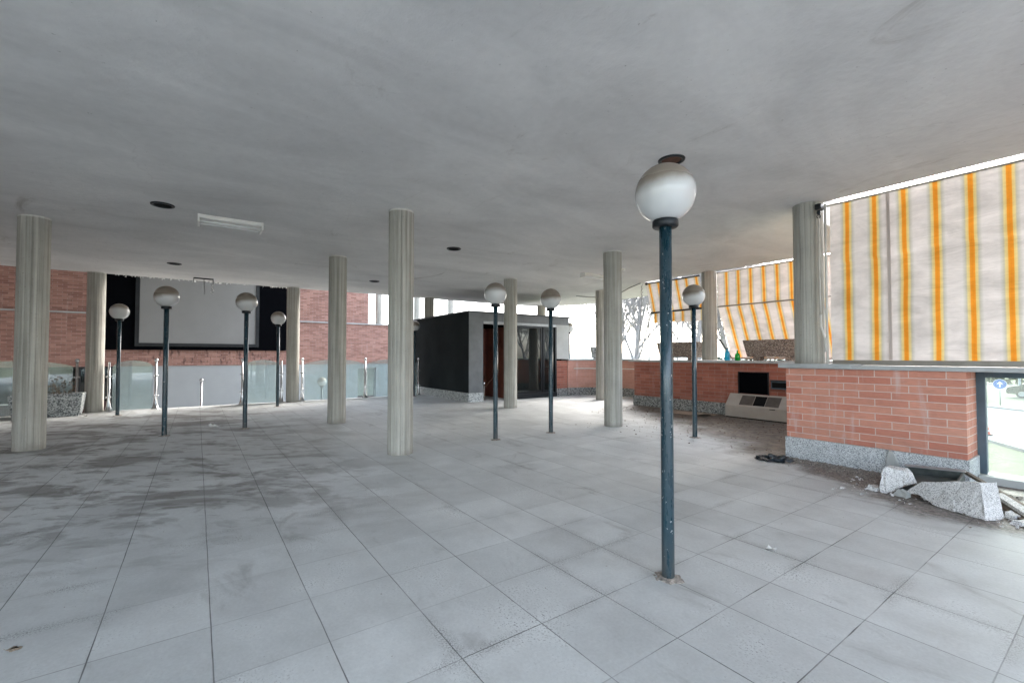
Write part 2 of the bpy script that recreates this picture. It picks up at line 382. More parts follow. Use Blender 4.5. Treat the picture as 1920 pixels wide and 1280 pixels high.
def obj(name, bm, mat, parent=None, loc=None, uv=False):
    """one mesh object; its shape is written in world metres and stored relative to loc (or to its parent)"""
    bmesh.ops.recalc_face_normals(bm, faces=bm.faces[:])
    bm.normal_update()
    if uv: uvbox(bm)
    o_ = Vector(loc) if loc is not None else (base(parent) if parent else Vector((0, 0, 0)))
    bmesh.ops.translate(bm, verts=bm.verts[:], vec=-o_)
    me = bpy.data.meshes.new(name); bm.to_mesh(me); bm.free()
    ob = bpy.data.objects.new(name, me); COL.objects.link(ob)
    if mat: me.materials.append(MAT[mat])
    if parent:
        ob.parent = parent; ob.location = o_-base(parent)
    else: ob.location = o_
    return ob
def base(o):
    v = Vector(o.location)
    while o.parent: o = o.parent; v += Vector(o.location)
    return v
def tag(o, label, cat, group=None):
    o['label'] = label; o['category'] = cat
    if group: o['group'] = group
    return o
def thing(name, label, cat, loc, group=None):
    o = bpy.data.objects.new(name, None); COL.objects.link(o); o.location = loc; o.empty_display_size = .2
    return tag(o, label, cat, group)
def dup(root, loc, rz=0.0, label=None, sc=None):
    def cp(o, par):
        c = o.copy(); COL.objects.link(c)
        if par: c.parent = par
        for ch in [k for k in S.objects if k.parent == o]: cp(ch, c)
        return c
    r = cp(root, None); r.location = loc; r.rotation_euler = (0, 0, rz)
    if sc: r.scale = (sc, sc, sc)
    if label: r['label'] = label
    return r
def structure(o): o['kind'] = 'structure'; return o
def stuff(o, label=None, cat=None):
    o['kind'] = 'stuff'
    if label: tag(o, label, cat)
    return o

# ------------------------------------------------------------------ setting
ARC = [(-9.15+1.9*math.cos(R(d)), 9.5+1.9*math.sin(R(d))) for d in range(20, 150, 10)]
bm = new()
prism(bm, [(16, -9), (16, 6.62), (-2.35, 6.62), (-2.35, 9.75), (-7.3, 9.75)] + ARC + [(-11.0, 11.2), (-13.6, 11.2), (-13.6, -9)], GROUND-.3, 0)  # unseen stretch behind the camera added to bounce daylight onto the ceiling
structure(obj('terrace_floor', bm, 'floor_tiles'))
bm = new()
prism(bm, [(2.6, -9), (2.6, 6.25), (-2.6, 6.25), (-2.6, 9.42), (-7.32, 9.30), (-8.25, 11.2), (-9.0, 11.5), (-9.9, 11.55), (-11.2, 11.6), (-12.13, 11.44), (-12.9, 10.9), (-13.35, 10.2), (-13.55, 8.2), (-13.5, 4.2), (-13.62, 1), (-13.65, -1.8), (-13.65, -9)], CEIL, CEIL+.4)
structure(obj('ceiling', bm, 'ceiling_plaster'))
bm = new(); box(bm, -21, -13.6, -14, 14, GROUND-.3, GROUND+.004)
structure(obj('lower_floor', bm, 'paving_lower'))
bm = new()
n = 60
vs = [[bm.verts.new((-900+1800*i/n, -900+1800*j/n, GROUND-.02)) for j in range(n+1)] for i in range(n+1)]
for i in range(n):
    for j in range(n): bm.faces.new((vs[i][j], vs[i+1][j], vs[i+1][j+1], vs[i][j+1]))
structure(obj('ground', bm, 'grass'))
def strip(name, inner, outer, z, mat, th=0.0):
    bm = new(); I = [bm.verts.new((*p, z)) for p in inner]; O = [bm.verts.new((*p, z)) for p in outer]
    for i in range(len(I)-1): bm.faces.new((I[i], I[i+1], O[i+1], O[i]))
    if th:
        r = bmesh.ops.extrude_face_region(bm, geom=bm.faces[:]); bmesh.ops.translate(bm, vec=(0, 0, -th), verts=[v for v in r['geom'] if isinstance(v, bmesh.types.BMVert)])
    return structure(obj(name, bm, mat))
near_edge = [(-60, 62), (-25, 41), (-12, 32.5), (-3.557, 24.491), (-2.44, 22.74), (3, 14.5), (12, 2), (30, -22)]
far_edge = [(-45, 82), (-18, 54), (-9.5, 43.4), (-5.74, 39.77), (-4.08, 38.45), (4, 31.5), (18, 18), (45, -8)]
strip('road', near_edge, far_edge, GROUND-.012, 'asphalt')
off = lambda L, d: [(x+d*.79, y+d*.61) for x, y in L]
strip('kerb', off(near_edge, -.22), near_edge, GROUND+.09, 'kerb_stone', .2)
strip('kerb', far_edge, off(far_edge, .22), GROUND+.09, 'kerb_stone', .2)
strip('road', off(far_edge, 12.5), off(far_edge, 21), GROUND-.012, 'asphalt')
bm = new()
for j in range(3):
    pass
prev = None
for i in range(80):
    th = R(20+i*2.2); rr = 430
    cx, cy = -rr*math.sin(th-R(60)), rr*math.cos(th-R(60))
    h = 3.2+2.0*math.sin(i*.7)+1.5*math.sin(i*1.9+1)
    d = Vector((cx, cy, 0)).normalized()*40
    a = [bm.verts.new((cx-d.x*k, cy-d.y*k, GROUND+h*f)) for k, f in ((1, -.3), (.4, .75), (0, 1), (-.4, .8), (-1, -.3))]
    if prev:
        for k in range(4): bm.faces.new((prev[k], prev[k+1], a[k+1], a[k])).smooth = True
    prev = a
structure(obj('hills', bm, 'far_hill'))

# ------------------------------------------------------------------ columns
def column_mesh(h, r=.16, boards=18):
    bm = new(); prof = []
    for i in range(boards):
        a0 = 2*PI*i/boards; w = 2*PI/boards
        rr = r*(1+random.uniform(-.006, .006))
        prof += [(rr, a0+.06*w), (rr*1.003, a0+.5*w), (rr, a0+.94*w), (r*.965, a0+w)]
    zs = [0, .02, h*.33, h*.66, h]
    rings = []
    for z in zs:
        k = 1.0 if z > 0 else .99
        rings.append([bm.verts.new((q*k*math.cos(a), q*k*math.sin(a), z)) for q, a in prof])
    m = len(prof)
    for A, B in zip(rings, rings[1:]):
        for k in range(m): bm.faces.new((A[k], A[(k+1) % m], B[(k+1) % m], B[k]))
    bm.faces.new(rings[0][::-1]); bm.faces.new(rings[-1])
    return bm
GC = 'round board marked concrete columns'
col0 = obj('concrete_column', column_mesh(CEIL), 'column_concrete')
tag(col0, 'thick concrete column standing alone nearest the middle, dark kiosk beyond it', 'column', GC); col0.location = (-5.56, 2.153, 0)
for i, (x, y, lab) in enumerate([
    (-8.645, -1.825, 'concrete column at the left end, in front of the grey pebble planter'),
    (-8.776, 2.154, 'concrete column just left of the central one, brick wall behind it'),
    (-5.523, 6.107, 'concrete column between the dark kiosk and the near blue lamp pole'),
    (-8.882, 6.207, 'concrete column in front of the kiosk, between its doorway and its glass door'),
    (-13.56, -1.869, 'concrete column at the floor edge left of the black board, beside the planter'),
    (-13.44, 2.136, 'concrete column at the floor edge just right of the screen and black board'),
    (-9.0, 9.472, 'slender looking concrete column in front of the curved pink parapet'),
    (-12.95, 10.45, 'short visible stub of a pale column above the kiosk roof'),]):
    c = dup(col0, (x, y, 0), random.uniform(0, 6), lab)
colw = obj('concrete_column', column_mesh(CEIL-1.158), 'column_concrete')
tag(colw, 'concrete column standing on the near brick wall beside the large awning', 'column', GC); colw.location = (-2.40, 6.2, 1.157)
dup(colw, (-5.62, 9.36, 1.157), 1.0, 'concrete column standing on the parapet between the two far awnings')
cols = obj('concrete_column', column_mesh(CEIL-2.482), 'column_concrete')
tag(cols, 'dark column stub rising from the kiosk roof to the ceiling', 'column', GC); cols.location = (-13.42, 6.15, 2.482)
for k, (y, lab) in enumerate([(7.1, 'pale gallery column on the ledge right next to the upper brick end'), (9.05, 'pale gallery column on the ledge, middle one of three above the kiosk'), (10.95, 'pale gallery column on the ledge, furthest from the brick')]):
    if k == 0:
        g0 = obj('gallery_column', column_mesh(3.5, .155), 'column_concrete'); tag(g0, lab, 'column', 'columns of the gallery opposite'); g0.location = (-21.2, y, 2.757)
    else: dup(g0, (-21.2, y, 2.757), k, lab)

# ------------------------------------------------------------------ globe lamps
GL = 'globe lamps on blue poles'
lamp0 = thing('globe_lamp', 'tall near globe lamp whose white globe almost touches the ceiling, largest in view', 'lamp', (0, 0, 0), GL)
bm = new(); lathe(bm, [(0, 0), (.036, 0), (.035, .03), (.0345, 1.0), (.0345, 2.005), (0, 2.005)], 24); pole0 = obj('pole', bm, 'pole_paint', lamp0)
bm = new(); lathe(bm, [(.0345, 1.985), (.066, 1.985), (.072, 1.992), (.072, 2.02), (.066, 2.028), (.0, 2.028)], 32); obj('collar', bm, 'dark_metal', lamp0)
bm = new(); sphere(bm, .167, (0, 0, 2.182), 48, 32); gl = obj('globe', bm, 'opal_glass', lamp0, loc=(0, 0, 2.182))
bm = new()
for k in range(16):
    a = k*2*PI/16+random.uniform(-.1, .1); rr = .045+random.uniform(0, .03); s = random.uniform(.004, .012)
    v = bmesh.ops.create_icosphere(bm, subdivisions=1, radius=s)['verts']
    for w in v: w.co = Vector((w.co.x+rr*math.cos(a), w.co.y+rr*math.sin(a), w.co.z*.6+.003))
vs = [bm.verts.new((rr*math.cos(k*2*PI/22), rr*math.sin(k*2*PI/22), .006)) for k in range(22) for rr in [random.uniform(.055, .085)]]
cv = bm.verts.new((0, 0, .022))
for k in range(22): bm.faces.new((vs[k], vs[(k+1) % 22], cv))
lo = [bm.verts.new((v.co.x*1.06, v.co.y*1.06, .0005)) for v in vs]
for k in range(22): bm.faces.new((vs[k], lo[k], lo[(k+1) % 22], vs[(k+1) % 22]))
obj('base_rubble', bm, 'gravel', lamp0)
lamp0.location = (-1.578, 2.188, 0); lamp0.rotation_euler = (0, 0, R(54.85))
for x, y, z, lab in [
    (-8.867, -.404, 0, 'blue pole globe lamp in front of the left half of the pale screen'),
    (-8.978, .688, 0, 'blue pole globe lamp in front of the right edge of the pale screen'),
    (-12.433, -1.349, 0, 'small globe lamp in front of the black board left of the screen'),
    (-12.38, 1.634, 0, 'small globe lamp in front of the black board right of the screen'),
    (-5.626, 3.659, 0, 'globe lamp in front of the dark kiosk doorway'),
    (-5.611, 4.726, 0, 'globe lamp in front of the kiosk glass doors'),
    (-4.012, 6.253, 0, 'globe lamp before the parapet, its globe level with the far left awning'),
    (-13.113, 5.521, 0, 'globe lamp mostly hidden behind the central column, left of the kiosk'),
    (-11.013, 10.066, 0, 'globe lamp outside, just right of the kiosk above the pink parapet'),
    (-17.845, 3.837, GROUND+.004, 'globe lamp on the lower floor, only its top seen beyond the glass balustrade')]:
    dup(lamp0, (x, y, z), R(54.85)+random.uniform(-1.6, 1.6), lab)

# ------------------------------------------------------------------ ceiling fittings
GD = 'round recessed ceiling lights'
dl = thing('recessed_light', 'recessed ceiling light with rusty inside, right above the near globe', 'ceiling light', (-2.585, 3.689, CEIL), GD)
bm = new(); lathe(bm, [(.125, 0), (.122, -.012), (.10, -.016), (.092, -.004), (.092, -.001)], 32, (-2.585, 3.689, CEIL)); obj('trim_ring', bm, 'dark_metal', dl)
bm = new(); lathe(bm, [(.0925, -.002), (.0, -.0035)], 32, (-2.585, 3.689, CEIL)); obj('recess', bm, 'rust_metal', dl)
first = None
for x, y, lab in [(-7.004, -.377, 'dark recessed ceiling light left of the fluorescent fitting'), (-6.944, 3.645, 'dark recessed ceiling light to the right of the central column'),
                  (-11.344, -.406, 'dark recessed ceiling light above the pale screen'), (-11.134, 3.613, 'small far dark recessed ceiling light left of the central column')]:
    if not first:
        first = thing('recessed_light', lab, 'ceiling light', (x, y, CEIL), GD)
        bm = new(); lathe(bm, [(.125, 0), (.122, -.012), (.10, -.016), (.092, -.004), (.092, -.001)], 32, (x, y, CEIL)); obj('trim_ring', bm, 'dark_metal', first)
        bm = new(); lathe(bm, [(.0925, -.002), (.0, -.0035)], 32, (x, y, CEIL)); obj('recess', bm, 'dark_void', first)  # flat disc, its dark colour stands in for shade inside the recess
    else: dup(first, (x, y, CEIL), .5, lab)
t = thing('ceiling_spot', 'tiny white round ceiling fitting just right of the column before the kiosk', 'ceiling light', (-6.465, 7.493, CEIL))
bm = new(); lathe(bm, [(.05, 0), (.048, -.02), (.03, -.03), (0, -.03)], 20, (-6.465, 7.493, CEIL)); obj('casing', bm, 'white_enamel', t)
bm = new(); lathe(bm, [(.022, -.03), (.02, -.045), (0, -.047)], 16, (-6.465, 7.493, CEIL)); obj('lens', bm, 'tube_white', t)
def batten(loc, L, W, lab):
    t = thing('fluorescent_light', lab, 'ceiling light', loc, 'white fluorescent ceiling fittings'); x, y, z = loc
    bm = new(); box(bm, x-W/2, x+W/2, y-L/2, y+L/2, z-.05, z, .006); obj('housing', bm, 'white_enamel', t)
    for s in (-1, 1):
        bm = new(); box(bm, x-W/2-.006, x+W/2+.006, y+s*L/2-.012, y+s*L/2+.012, z-.10, z, .004); obj('end_cap', bm, 'white_enamel', t)
    for s in (-1, 1):
        bm = new(); tube(bm, [(x+s*W*.22, y-L/2+.012, z-.075), (x+s*W*.22, y+L/2-.012, z-.075)], .013, 12); obj('tube', bm, 'tube_white', t)
    return t
batten((-7.31, .36, CEIL), .74, .31, 'white fluorescent ceiling fitting with bare tubes, left of the central column')
batten((-7.3, 7.55, CEIL), .90, .16, 'white fluorescent ceiling fitting partly behind the column by the pink parapet')
t = thing('wire_bracket', 'black ceiling bracket with loose wires dangling in front of the screen', 'bracket', (-13.08, .1, CEIL))
bm = new(); box(bm, -13.095, -13.065, -.1, .3, CEIL-.03, CEIL); box(bm, -13.09, -13.07, -.1, -.085, CEIL-.11, CEIL-.03); box(bm, -13.09, -13.07, .285, .3, CEIL-.14, CEIL-.03); obj('bar', bm, 'dark_metal', t)
for k, (y, L) in enumerate([(.10, .30), (.12, .36), (.28, .34)]):
    bm = new(); pts = [(-13.08, y, CEIL-.03)]
    for i in range(1, 9): pts.append((-13.08+random.uniform(-.02, .02), y+random.uniform(-.03, .03)*(i/5), CEIL-.03-L*i/8))
    tube(bm, pts, .005, 5); obj('wire', bm, 'cable_grey' if k < 2 else 'cord_white', t)
bm = new()
for i in range(170):
    y = random.uniform(-1.6, 2.0)
    if random.random() < .6: y = random.choice([-1.2, -.8, -.3, .1, .5, 1.7])+random.gauss(0, .15)
    s = random.uniform(.01, .035); x = -13.64+random.uniform(-.02, .02)
    v = [bm.verts.new((x+random.uniform(-.02, .02), y+random.uniform(-s, s), CEIL+.03-random.uniform(0, 2.6*s) if k else CEIL+.03)) for k in range(4)]
    bm.faces.new(v[:3]); bm.faces.new(v[1:])
stuff(obj('peeling_paint', bm, 'paint_flake'), 'ragged white flakes of paint peeling off the ceiling edge above the screen', 'paint flakes')
bm = new(); pts = [(-10.1, 9.53, CEIL-.03), (-10.0, 10.0, CEIL-.045), (-9.6, 10.35, CEIL-.06), (-8.8, 10.0, CEIL-.07), (-8.0, 9.5, CEIL-.045), (-7.42, 9.24, CEIL-.02)]
tube(bm, pts, .012, 6); tag(obj('ceiling_cable', bm, 'cable_grey'), 'sagging grey cable under the ceiling ending at the far left awning', 'cable')

# ------------------------------------------------------------------ wall opposite, across the void
XW = -21.0
t = thing('brick_building', 'red brick building front across the void, grey ledge halfway up, white lower wall', 'building', (XW, 0, GROUND))
bm = new(); box(bm, XW-.35, XW, -14, 12.6, .88, 2.70); obj('lower_brick', bm, 'brick_back', t, uv=True)
bm = new(); box(bm, XW-.6, XW-.06, -14, 6.56, 2.76, 6.2); obj('upper_brick', bm, 'brick_back', t, uv=True)
bm = new(); box(bm, XW-.7, XW+.07, -14.02, 12.62, 2.70, 2.757, .008); obj('ledge', bm, 'ledge_stone', t)
bm = new(); box(bm, XW-.33, XW-.03, -2.35, 6.05, GROUND, .88); box(bm, XW-.33, XW-.03, 6.93, 12.6, GROUND, .88); box(bm, XW-.33, XW-.03, 6.05, 6.93, .72, .88); obj('white_wall', bm, 'white_plaster', t)
bm = new(); box(bm, XW-1.2, XW+.5, -14.1, 12.8, 6.26, 6.5); obj('roof', bm, 'ceiling_plaster', t)
dr = new(); box(dr, XW-.20, XW-.12, 6.05, 6.11, GROUND, .72); box(dr, XW-.20, XW-.12, 6.87, 6.93, GROUND, .72); box(dr, XW-.20, XW-.12, 6.11, 6.87, .66, .72); box(dr, XW-.20, XW-.12, 6.46, 6.5, GROUND, .66); dob = obj('door', dr, 'galvanised', t)
bm = new(); box(bm, XW-.17, XW-.15, 6.11, 6.46, -.6, .66); box(bm, XW-.17, XW-.15, 6.5, 6.87, -.6, .66); obj('pane', bm, 'window_glass', dob)
bm = new(); box(bm, XW-.19, XW-.13, 6.11, 6.46, GROUND, -.6); box(bm, XW-.19, XW-.13, 6.5, 6.87, GROUND, -.6); obj('lower_panel', bm, 'maroon_panel', dob)
bm = new(); box(bm, XW-2.2, XW-2.1, 5.4, 7.6, GROUND, .88); obj('interior_wall', bm, 'plaster_pale', t)
# shop front left of the white wall
sf = thing('shop_front', 'dark glazed shop front with maroon base under the brick at far left', 'shop front', (XW, -6, GROUND))
fr = new()
for y in (-13.6, -11.9, -10.2, -8.5, -6.8, -5.2, -4.05, -3.3, -2.42): box(fr, XW-.12, XW-.02, y-.04, y+.04, GROUND, .87)
box(fr, XW-.13, XW-.015, -13.6, -2.38, .80, .875); obj('frame', fr, 'dark_metal', sf)
bm = new(); box(bm, XW-.11, XW-.01, -13.56, -4.05, -.33, -.29); obj('white_rail', bm, 'white_enamel', sf)
bm = new(); box(bm, XW-.09, XW-.05, -13.56, -2.42, GROUND, -.335); obj('base_panel', bm, 'maroon_panel', sf)
bm = new()
for y0, y1 in ((-13.56, -11.94), (-11.86, -10.24), (-10.16, -8.54), (-8.46, -6.84), (-6.76, -5.24), (-5.16, -4.09), (-4.01, -3.34), (-3.26, -2.46)): box(bm, XW-.075, XW-.06, y0, y1, -.285, .80)
obj('pane', bm, 'dark_glass', sf)
bm = new(); box(bm, XW-.5, XW-.42, -3.35, -2.5, -.29, .33); box(bm, XW-.5, XW-.42, -4.25, -3.45, -.29, .86); obj('panel_and_reflection', bm, 'cream_wall', sf)  # low box is wall, tall box stands in for a cream reflection
bm = new(); box(bm, XW-3.2, XW-3.1, -14, -2.3, GROUND, .88); box(bm, XW-3.1, XW-.4, -2.33, -2.30, GROUND, .88); box(bm, XW-3.1, XW-.36, -14, -2.33, .88, .95); obj('interior_shell', bm, 'dark_void', sf)
bm = new(); box(bm, -20.3, -13.3, -14, 4.0, 6.27, 6.6); box(bm, -13.6, -13.35, -14, 3.9, 3.53, 6.265); structure(obj('unseen_sky_blocker', bm, 'ceiling_plaster'))  # unseen slabs added above the void to cut the skylight
bm = new(); box(bm, -21, -13.7, -9.6, -9.2, GROUND, 6.2); box(bm, -13.6, -4.5, -6.4, -6.0, 0, 3.1); structure(obj('side_wall', bm, 'brick_back', uv=True))  # unseen walls added to darken the left side
# black board and screen
bm = new(); box(bm, XW+.02, XW+.10, -2.70, 3.07, 1.47, 4.35, .006)
tag(obj('black_board', bm, 'black_board'), 'large matt black board on the brick behind the pale screen', 'board')
t = thing('projection_screen', 'large pale grey screen in a dark frame on the black board', 'screen', (XW+.12, .1, 1.62))
bm = new(); box(bm, XW+.103, XW+.13, -1.72, 1.93, 1.72, 4.28); obj('canvas', bm, 'screen_cloth', t)
bm = new(); box(bm, XW+.102, XW+.16, -1.84, -1.725, 1.60, 4.28); box(bm, XW+.102, XW+.16, 1.935, 2.05, 1.60, 4.28); box(bm, XW+.102, XW+.16, -1.725, 1.935, 1.60, 1.715); obj('frame', bm, 'dark_metal', t)

# ------------------------------------------------------------------ glass balustrade along the floor edge
XB = -13.5
GP = 'steel balustrade posts at the floor edge'
bp = thing('balustrade_post', 'ball topped steel post beside the glass, left of the stair gap', 'post', (XB, -.79, 0), GP)
def post_parts(t, x, y, ball=True):
    bm = new(); lathe(bm, [(0, 0), (.085, 0), (.085, .012), (.062, .03), (.045, .11), (.028, .22), (.024, .26), (.024, 1.11), (0, 1.11)], 20, (x, y, 0)); obj('tube', bm, 'steel', t)
    if ball:
        bm = new(); sphere(bm, .042, (x, y, 1.15), 20, 14); obj('ball', bm, 'steel', t)
    for z in (.32, .78):
        bm = new(); tube(bm, [(x+.02, y-.035, z), (x+.02, y+.035, z)], .011, 8); sphere(bm, .02, (x+.02, y-.038, z), 10, 8); sphere(bm, .02, (x+.02, y+.038, z), 10, 8); obj('glass_clamp', bm, 'steel', t)
post_parts(bp, XB, -.79)
for y, lab in [(-2.148, 'ball topped steel post behind the planter, left of the edge column'), (.965, 'steel post right of the stair gap, hidden behind a blue lamp pole'),
               (2.389, 'ball topped steel post just right of the edge column by the screen'), (4.125, 'ball topped steel post before the door in the white wall'), (5.83, 'ball topped steel post beside the dark side of the kiosk')]:
    dup(bp, (XB, y, 0), 0, lab)
sp = thing('balustrade_post', 'plain topped steel post with flared foot, right of the planter column', 'post', (XB, -1.62, 0), GP)
post_parts(sp, XB, -1.62, False)
dup(sp, (XB, 1.872, 0), 0, 'plain topped steel post with flared foot, left of the edge column by the screen')
def gpanel(y0, y1, lab):
    bm = new(); w = y1-y0; pts = [(y0, .02), (y1, .02)]
    N = 20
    for i in range(N+1):
        u = 1-i/N; pts.append((y0+w*u, 1.02+.125*(1-(2*u-1)**2)**.75))
    lo = [bm.verts.new((XB+.015, y, z)) for y, z in pts]; hi = [bm.verts.new((XB+.027, y, z)) for y, z in pts]
    bm.faces.new(lo); bm.faces.new(hi[::-1]); n = len(pts)
    for i in range(n): bm.faces.new((lo[i], lo[(i+1) % n], hi[(i+1) % n], hi[i]))
    tag(obj('glass_balustrade', bm, 'balustrade_glass', loc=(XB, (y0+y1)/2, 0)), lab, 'glass panel', 'arched glass balustrade panels')
gpanel(-1.56, -.85, 'narrow arched glass panel left of the stair gap')
gpanel(1.02, 1.81, 'narrow arched glass panel right of the stair gap, before the edge column')
gpanel(2.45, 4.06, 'wide arched glass panel with the lower globe lamp seen through it')
gpanel(4.19, 5.77, 'wide arched glass panel ending at the kiosk, partly behind the central column')
gpanel(-3.92, -2.21, 'wide arched glass panel behind the planter with the dried plant')
gpanel(-5.8, -4.05, 'arched glass panel cut by the left edge of the photo')
# stair down to the lower floor
bm = new()
N = 11
for i in range(N):
    box(bm, -13.6-.29*(i+1), -13.6-.29*i, -.72, .9, GROUND, -.172*(i+1)+.0)
tag(obj('stair', bm, 'paving_lower'), 'concrete stair going down from the gap in the glass balustrade', 'stairs')
t = thing('stair_rail_post', 'short ball topped steel post rising beyond the stair gap, before the white wall', 'post', (-19.0, .137, GROUND))
bm = new(); tube(bm, [(-19.0, .137, GROUND), (-19.0, .137, .36)], .03, 16); obj('tube', bm, 'steel', t)
bm = new(); sphere(bm, .062, (-19.0, .137, .405), 20, 14); obj('ball', bm, 'steel', t)

# ------------------------------------------------------------------ dark kiosk
XK, YK = -10.55, 6.0
t = thing('kiosk', 'dark flat roofed stair kiosk with glass doors and granite base', 'kiosk', (-12, 7.8, 0))
bm = new(); box(bm, -14.6, XK+.0, YK, YK+.22, .245, 2.44); obj('side_wall', bm, 'kiosk_dark', t)
bm = new(); box(bm, XK+.002, XK+.022, YK-.004, 6.44, .245, 2.44); box(bm, XK-.25, XK+.002, YK+.222, 6.44, 0, 2.44); obj('front_pier', bm, 'kiosk_grey', t)
bm = new(); box(bm, -14.6, XK+.04, YK-.025, YK-.0, 0, .243, .003); box(bm, XK+.0, XK+.04, YK-.001, 6.445, 0, .243, .003); obj('plinth', bm, 'granite_mottled', t)
bm = new(); box(bm, XK-.25, XK+.022, 6.44, 9.62, 2.215, 2.44); obj('fascia', bm, 'kiosk_grey', t)
bm = new(); box(bm, -14.7, XK+.06, YK-.04, 9.70, 2.44, 2.478, .006); obj('roof', bm, 'roof_felt', t)
bm = new(); box(bm, XK-.12, XK+.03, 6.442, 9.08, 2.135, 2.213, .006); obj('header', bm, 'header_metal', t)
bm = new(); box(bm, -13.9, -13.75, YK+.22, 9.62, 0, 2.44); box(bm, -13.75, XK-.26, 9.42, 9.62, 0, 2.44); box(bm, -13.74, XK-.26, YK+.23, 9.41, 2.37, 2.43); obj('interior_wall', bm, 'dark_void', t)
bm = new(); box(bm, -12.0, -11.95, 6.22, 7.0, 0, 1.95); box(bm, -12.0, -11.97, 7.002, 7.6, 0, 2.1); obj('wood_panel', bm, 'brown_wood', t)
bm = new(); box(bm, -11.95, XK-.26, 7.42, 7.47, 0, 2.1); obj('partition', bm, 'brown_wood', t)
for y0, y1 in ((7.52, 8.56), (8.60, 9.02)):
    fr = new(); box(fr, XK-.06, XK-.01, y0, y0+.045, .14, 2.13); box(fr, XK-.06, XK-.01, y1-.045, y1, .14, 2.13); box(fr, XK-.06, XK-.01, y0+.045, y1-.045, .14, .2); box(fr, XK-.06, XK-.01, y0+.045, y1-.045, 2.08, 2.13)
    d = obj('glass_door', fr, 'dark_metal', t)
    bm = new(); box(bm, XK-.04, XK-.03, y0+.045, y1-.045, .2, 2.08); obj('pane', bm, 'dark_glass', d)
bm = new(); box(bm, XK-.10, XK+.05, 7.48, 9.1, .0, .135, .004); obj('threshold', bm, 'dark_metal', t)
bm = new(); box(bm, XK-.10, XK+.03, 9.04, 9.10, .136, 2.134); obj('door_post', bm, 'dark_metal', t)
bm = new(); box(bm, XK-.10, XK+.03, 7.46, 7.518, .136, 2.134); obj('door_post', bm, 'dark_metal', t)
bm = new(); box(bm, XK-.25, XK+.02, 9.10, 9.62, .245, 1.10); obj('brick_pier', bm, 'brick_red', t, uv=True)
bm = new(); box(bm, XK-.25, XK+.035, 9.10, 9.63, 0, .244); obj('plinth', bm, 'granite_dark', t)
bm = new(); box(bm, XK-.25, XK+.015, 9.10, 9.62, 1.155, 2.213); obj('plaster_panel', bm, 'plaster_pale', t)
hr = thing('stair_handrail', 'thin handrail with ball topped newel inside the kiosk doorway', 'handrail', (XK-.3, 6.7, 0))
bm = new(); tube(bm, [(XK-.3, 6.45, .05), (XK-.35, 6.7, .32), (XK-.55, 7.35, .85)], .016, 8); obj('rail', bm, 'rust_metal', hr)
bm = new(); tube(bm, [(XK-.3, 6.66, 0), (XK-.3, 6.66, .44)], .022, 12); obj('newel', bm, 'alu_rail', hr)
bm = new(); sphere(bm, .045, (XK-.3, 6.66, .475), 16, 12); obj('ball', bm, 'steel', hr)

# ------------------------------------------------------------------ curved pink parapet
CX, CY, CR = -9.15, 9.5, 1.36
def arc_band(r0, r1, z0, z1, d0=2, d1=178, n=48):
    bm = new(); L = bm.loops.layers.uv.verify(); rows = []
    for i in range(n+1):
        a = R(d0+(d1-d0)*i/n); c, s = math.cos(a), math.sin(a)
        rows.append([bm.verts.new((CX+r*c, CY+r*s, z)) for r, z in ((r0, z0), (r0, z1), (r1, z1), (r1, z0))])
    for i in range(n):
        A, B = rows[i], rows[i+1]
        for k in range(4):
            f = bm.faces.new((A[k], A[(k+1) % 4], B[(k+1) % 4], B[k]))
            for l in f.loops:
                j = i if l.vert in A else i+1
                l[L].uv = (r0*R((d1-d0)*j/n), l.vert.co.z)
    bm.faces.new(rows[0]); bm.faces.new(rows[-1][::-1]); return bm
t = thing('curved_parapet', 'semicircular pink brick parapet at the back corner with granite base', 'parapet wall', (CX, CY+CR, 0))
obj('brickwork', arc_band(CR, CR+.25, .25, 1.10), 'brick_pink', t)
obj('plinth', arc_band(CR-.02, CR+.25, 0, .249), 'granite_dark', t)
obj('coping', arc_band(CR-.05, CR+.33, 1.101, 1.152), 'coping_stone', t)
t = thing('wall_rail', 'thin pale rail fixed along the curved pink parapet', 'rail', (CX, CY+CR-.06, .85))
bm = new(); tube(bm, [(CX+(CR-.07)*math.cos(R(a)), CY+(CR-.07)*math.sin(R(a)), .85) for a in range(50, 171, 5)], .014, 8); obj('bar', bm, 'cord_white', t)
for a in (60, 95, 130, 165):
    bm = new(); tube(bm, [(CX+q*math.cos(R(a)), CY+q*math.sin(R(a)), .85) for q in (CR-.07, CR+.01)], .01, 6); obj('bracket', bm, 'cord_white', t)

# ------------------------------------------------------------------ outer parapet with the recess
t = thing('brick_parapet', 'long red brick parapet with grey coping behind the recess', 'parapet wall', (-5, 9.3, 0))
bm = new(); box(bm, -7.60, -2.35, 9.2, 9.62, .25, 1.10); obj('brickwork', bm, 'brick_red', t, uv=True)
bm = new(); box(bm, -7.62, -2.35, 9.175, 9.63, 0, .249, .003); obj('plinth', bm, 'granite_dark', t)
bm = new(); box(bm, -7.72, -2.34, 9.11, 9.72, 1.101, 1.153, .006); obj('coping', bm, 'coping_stone', t)

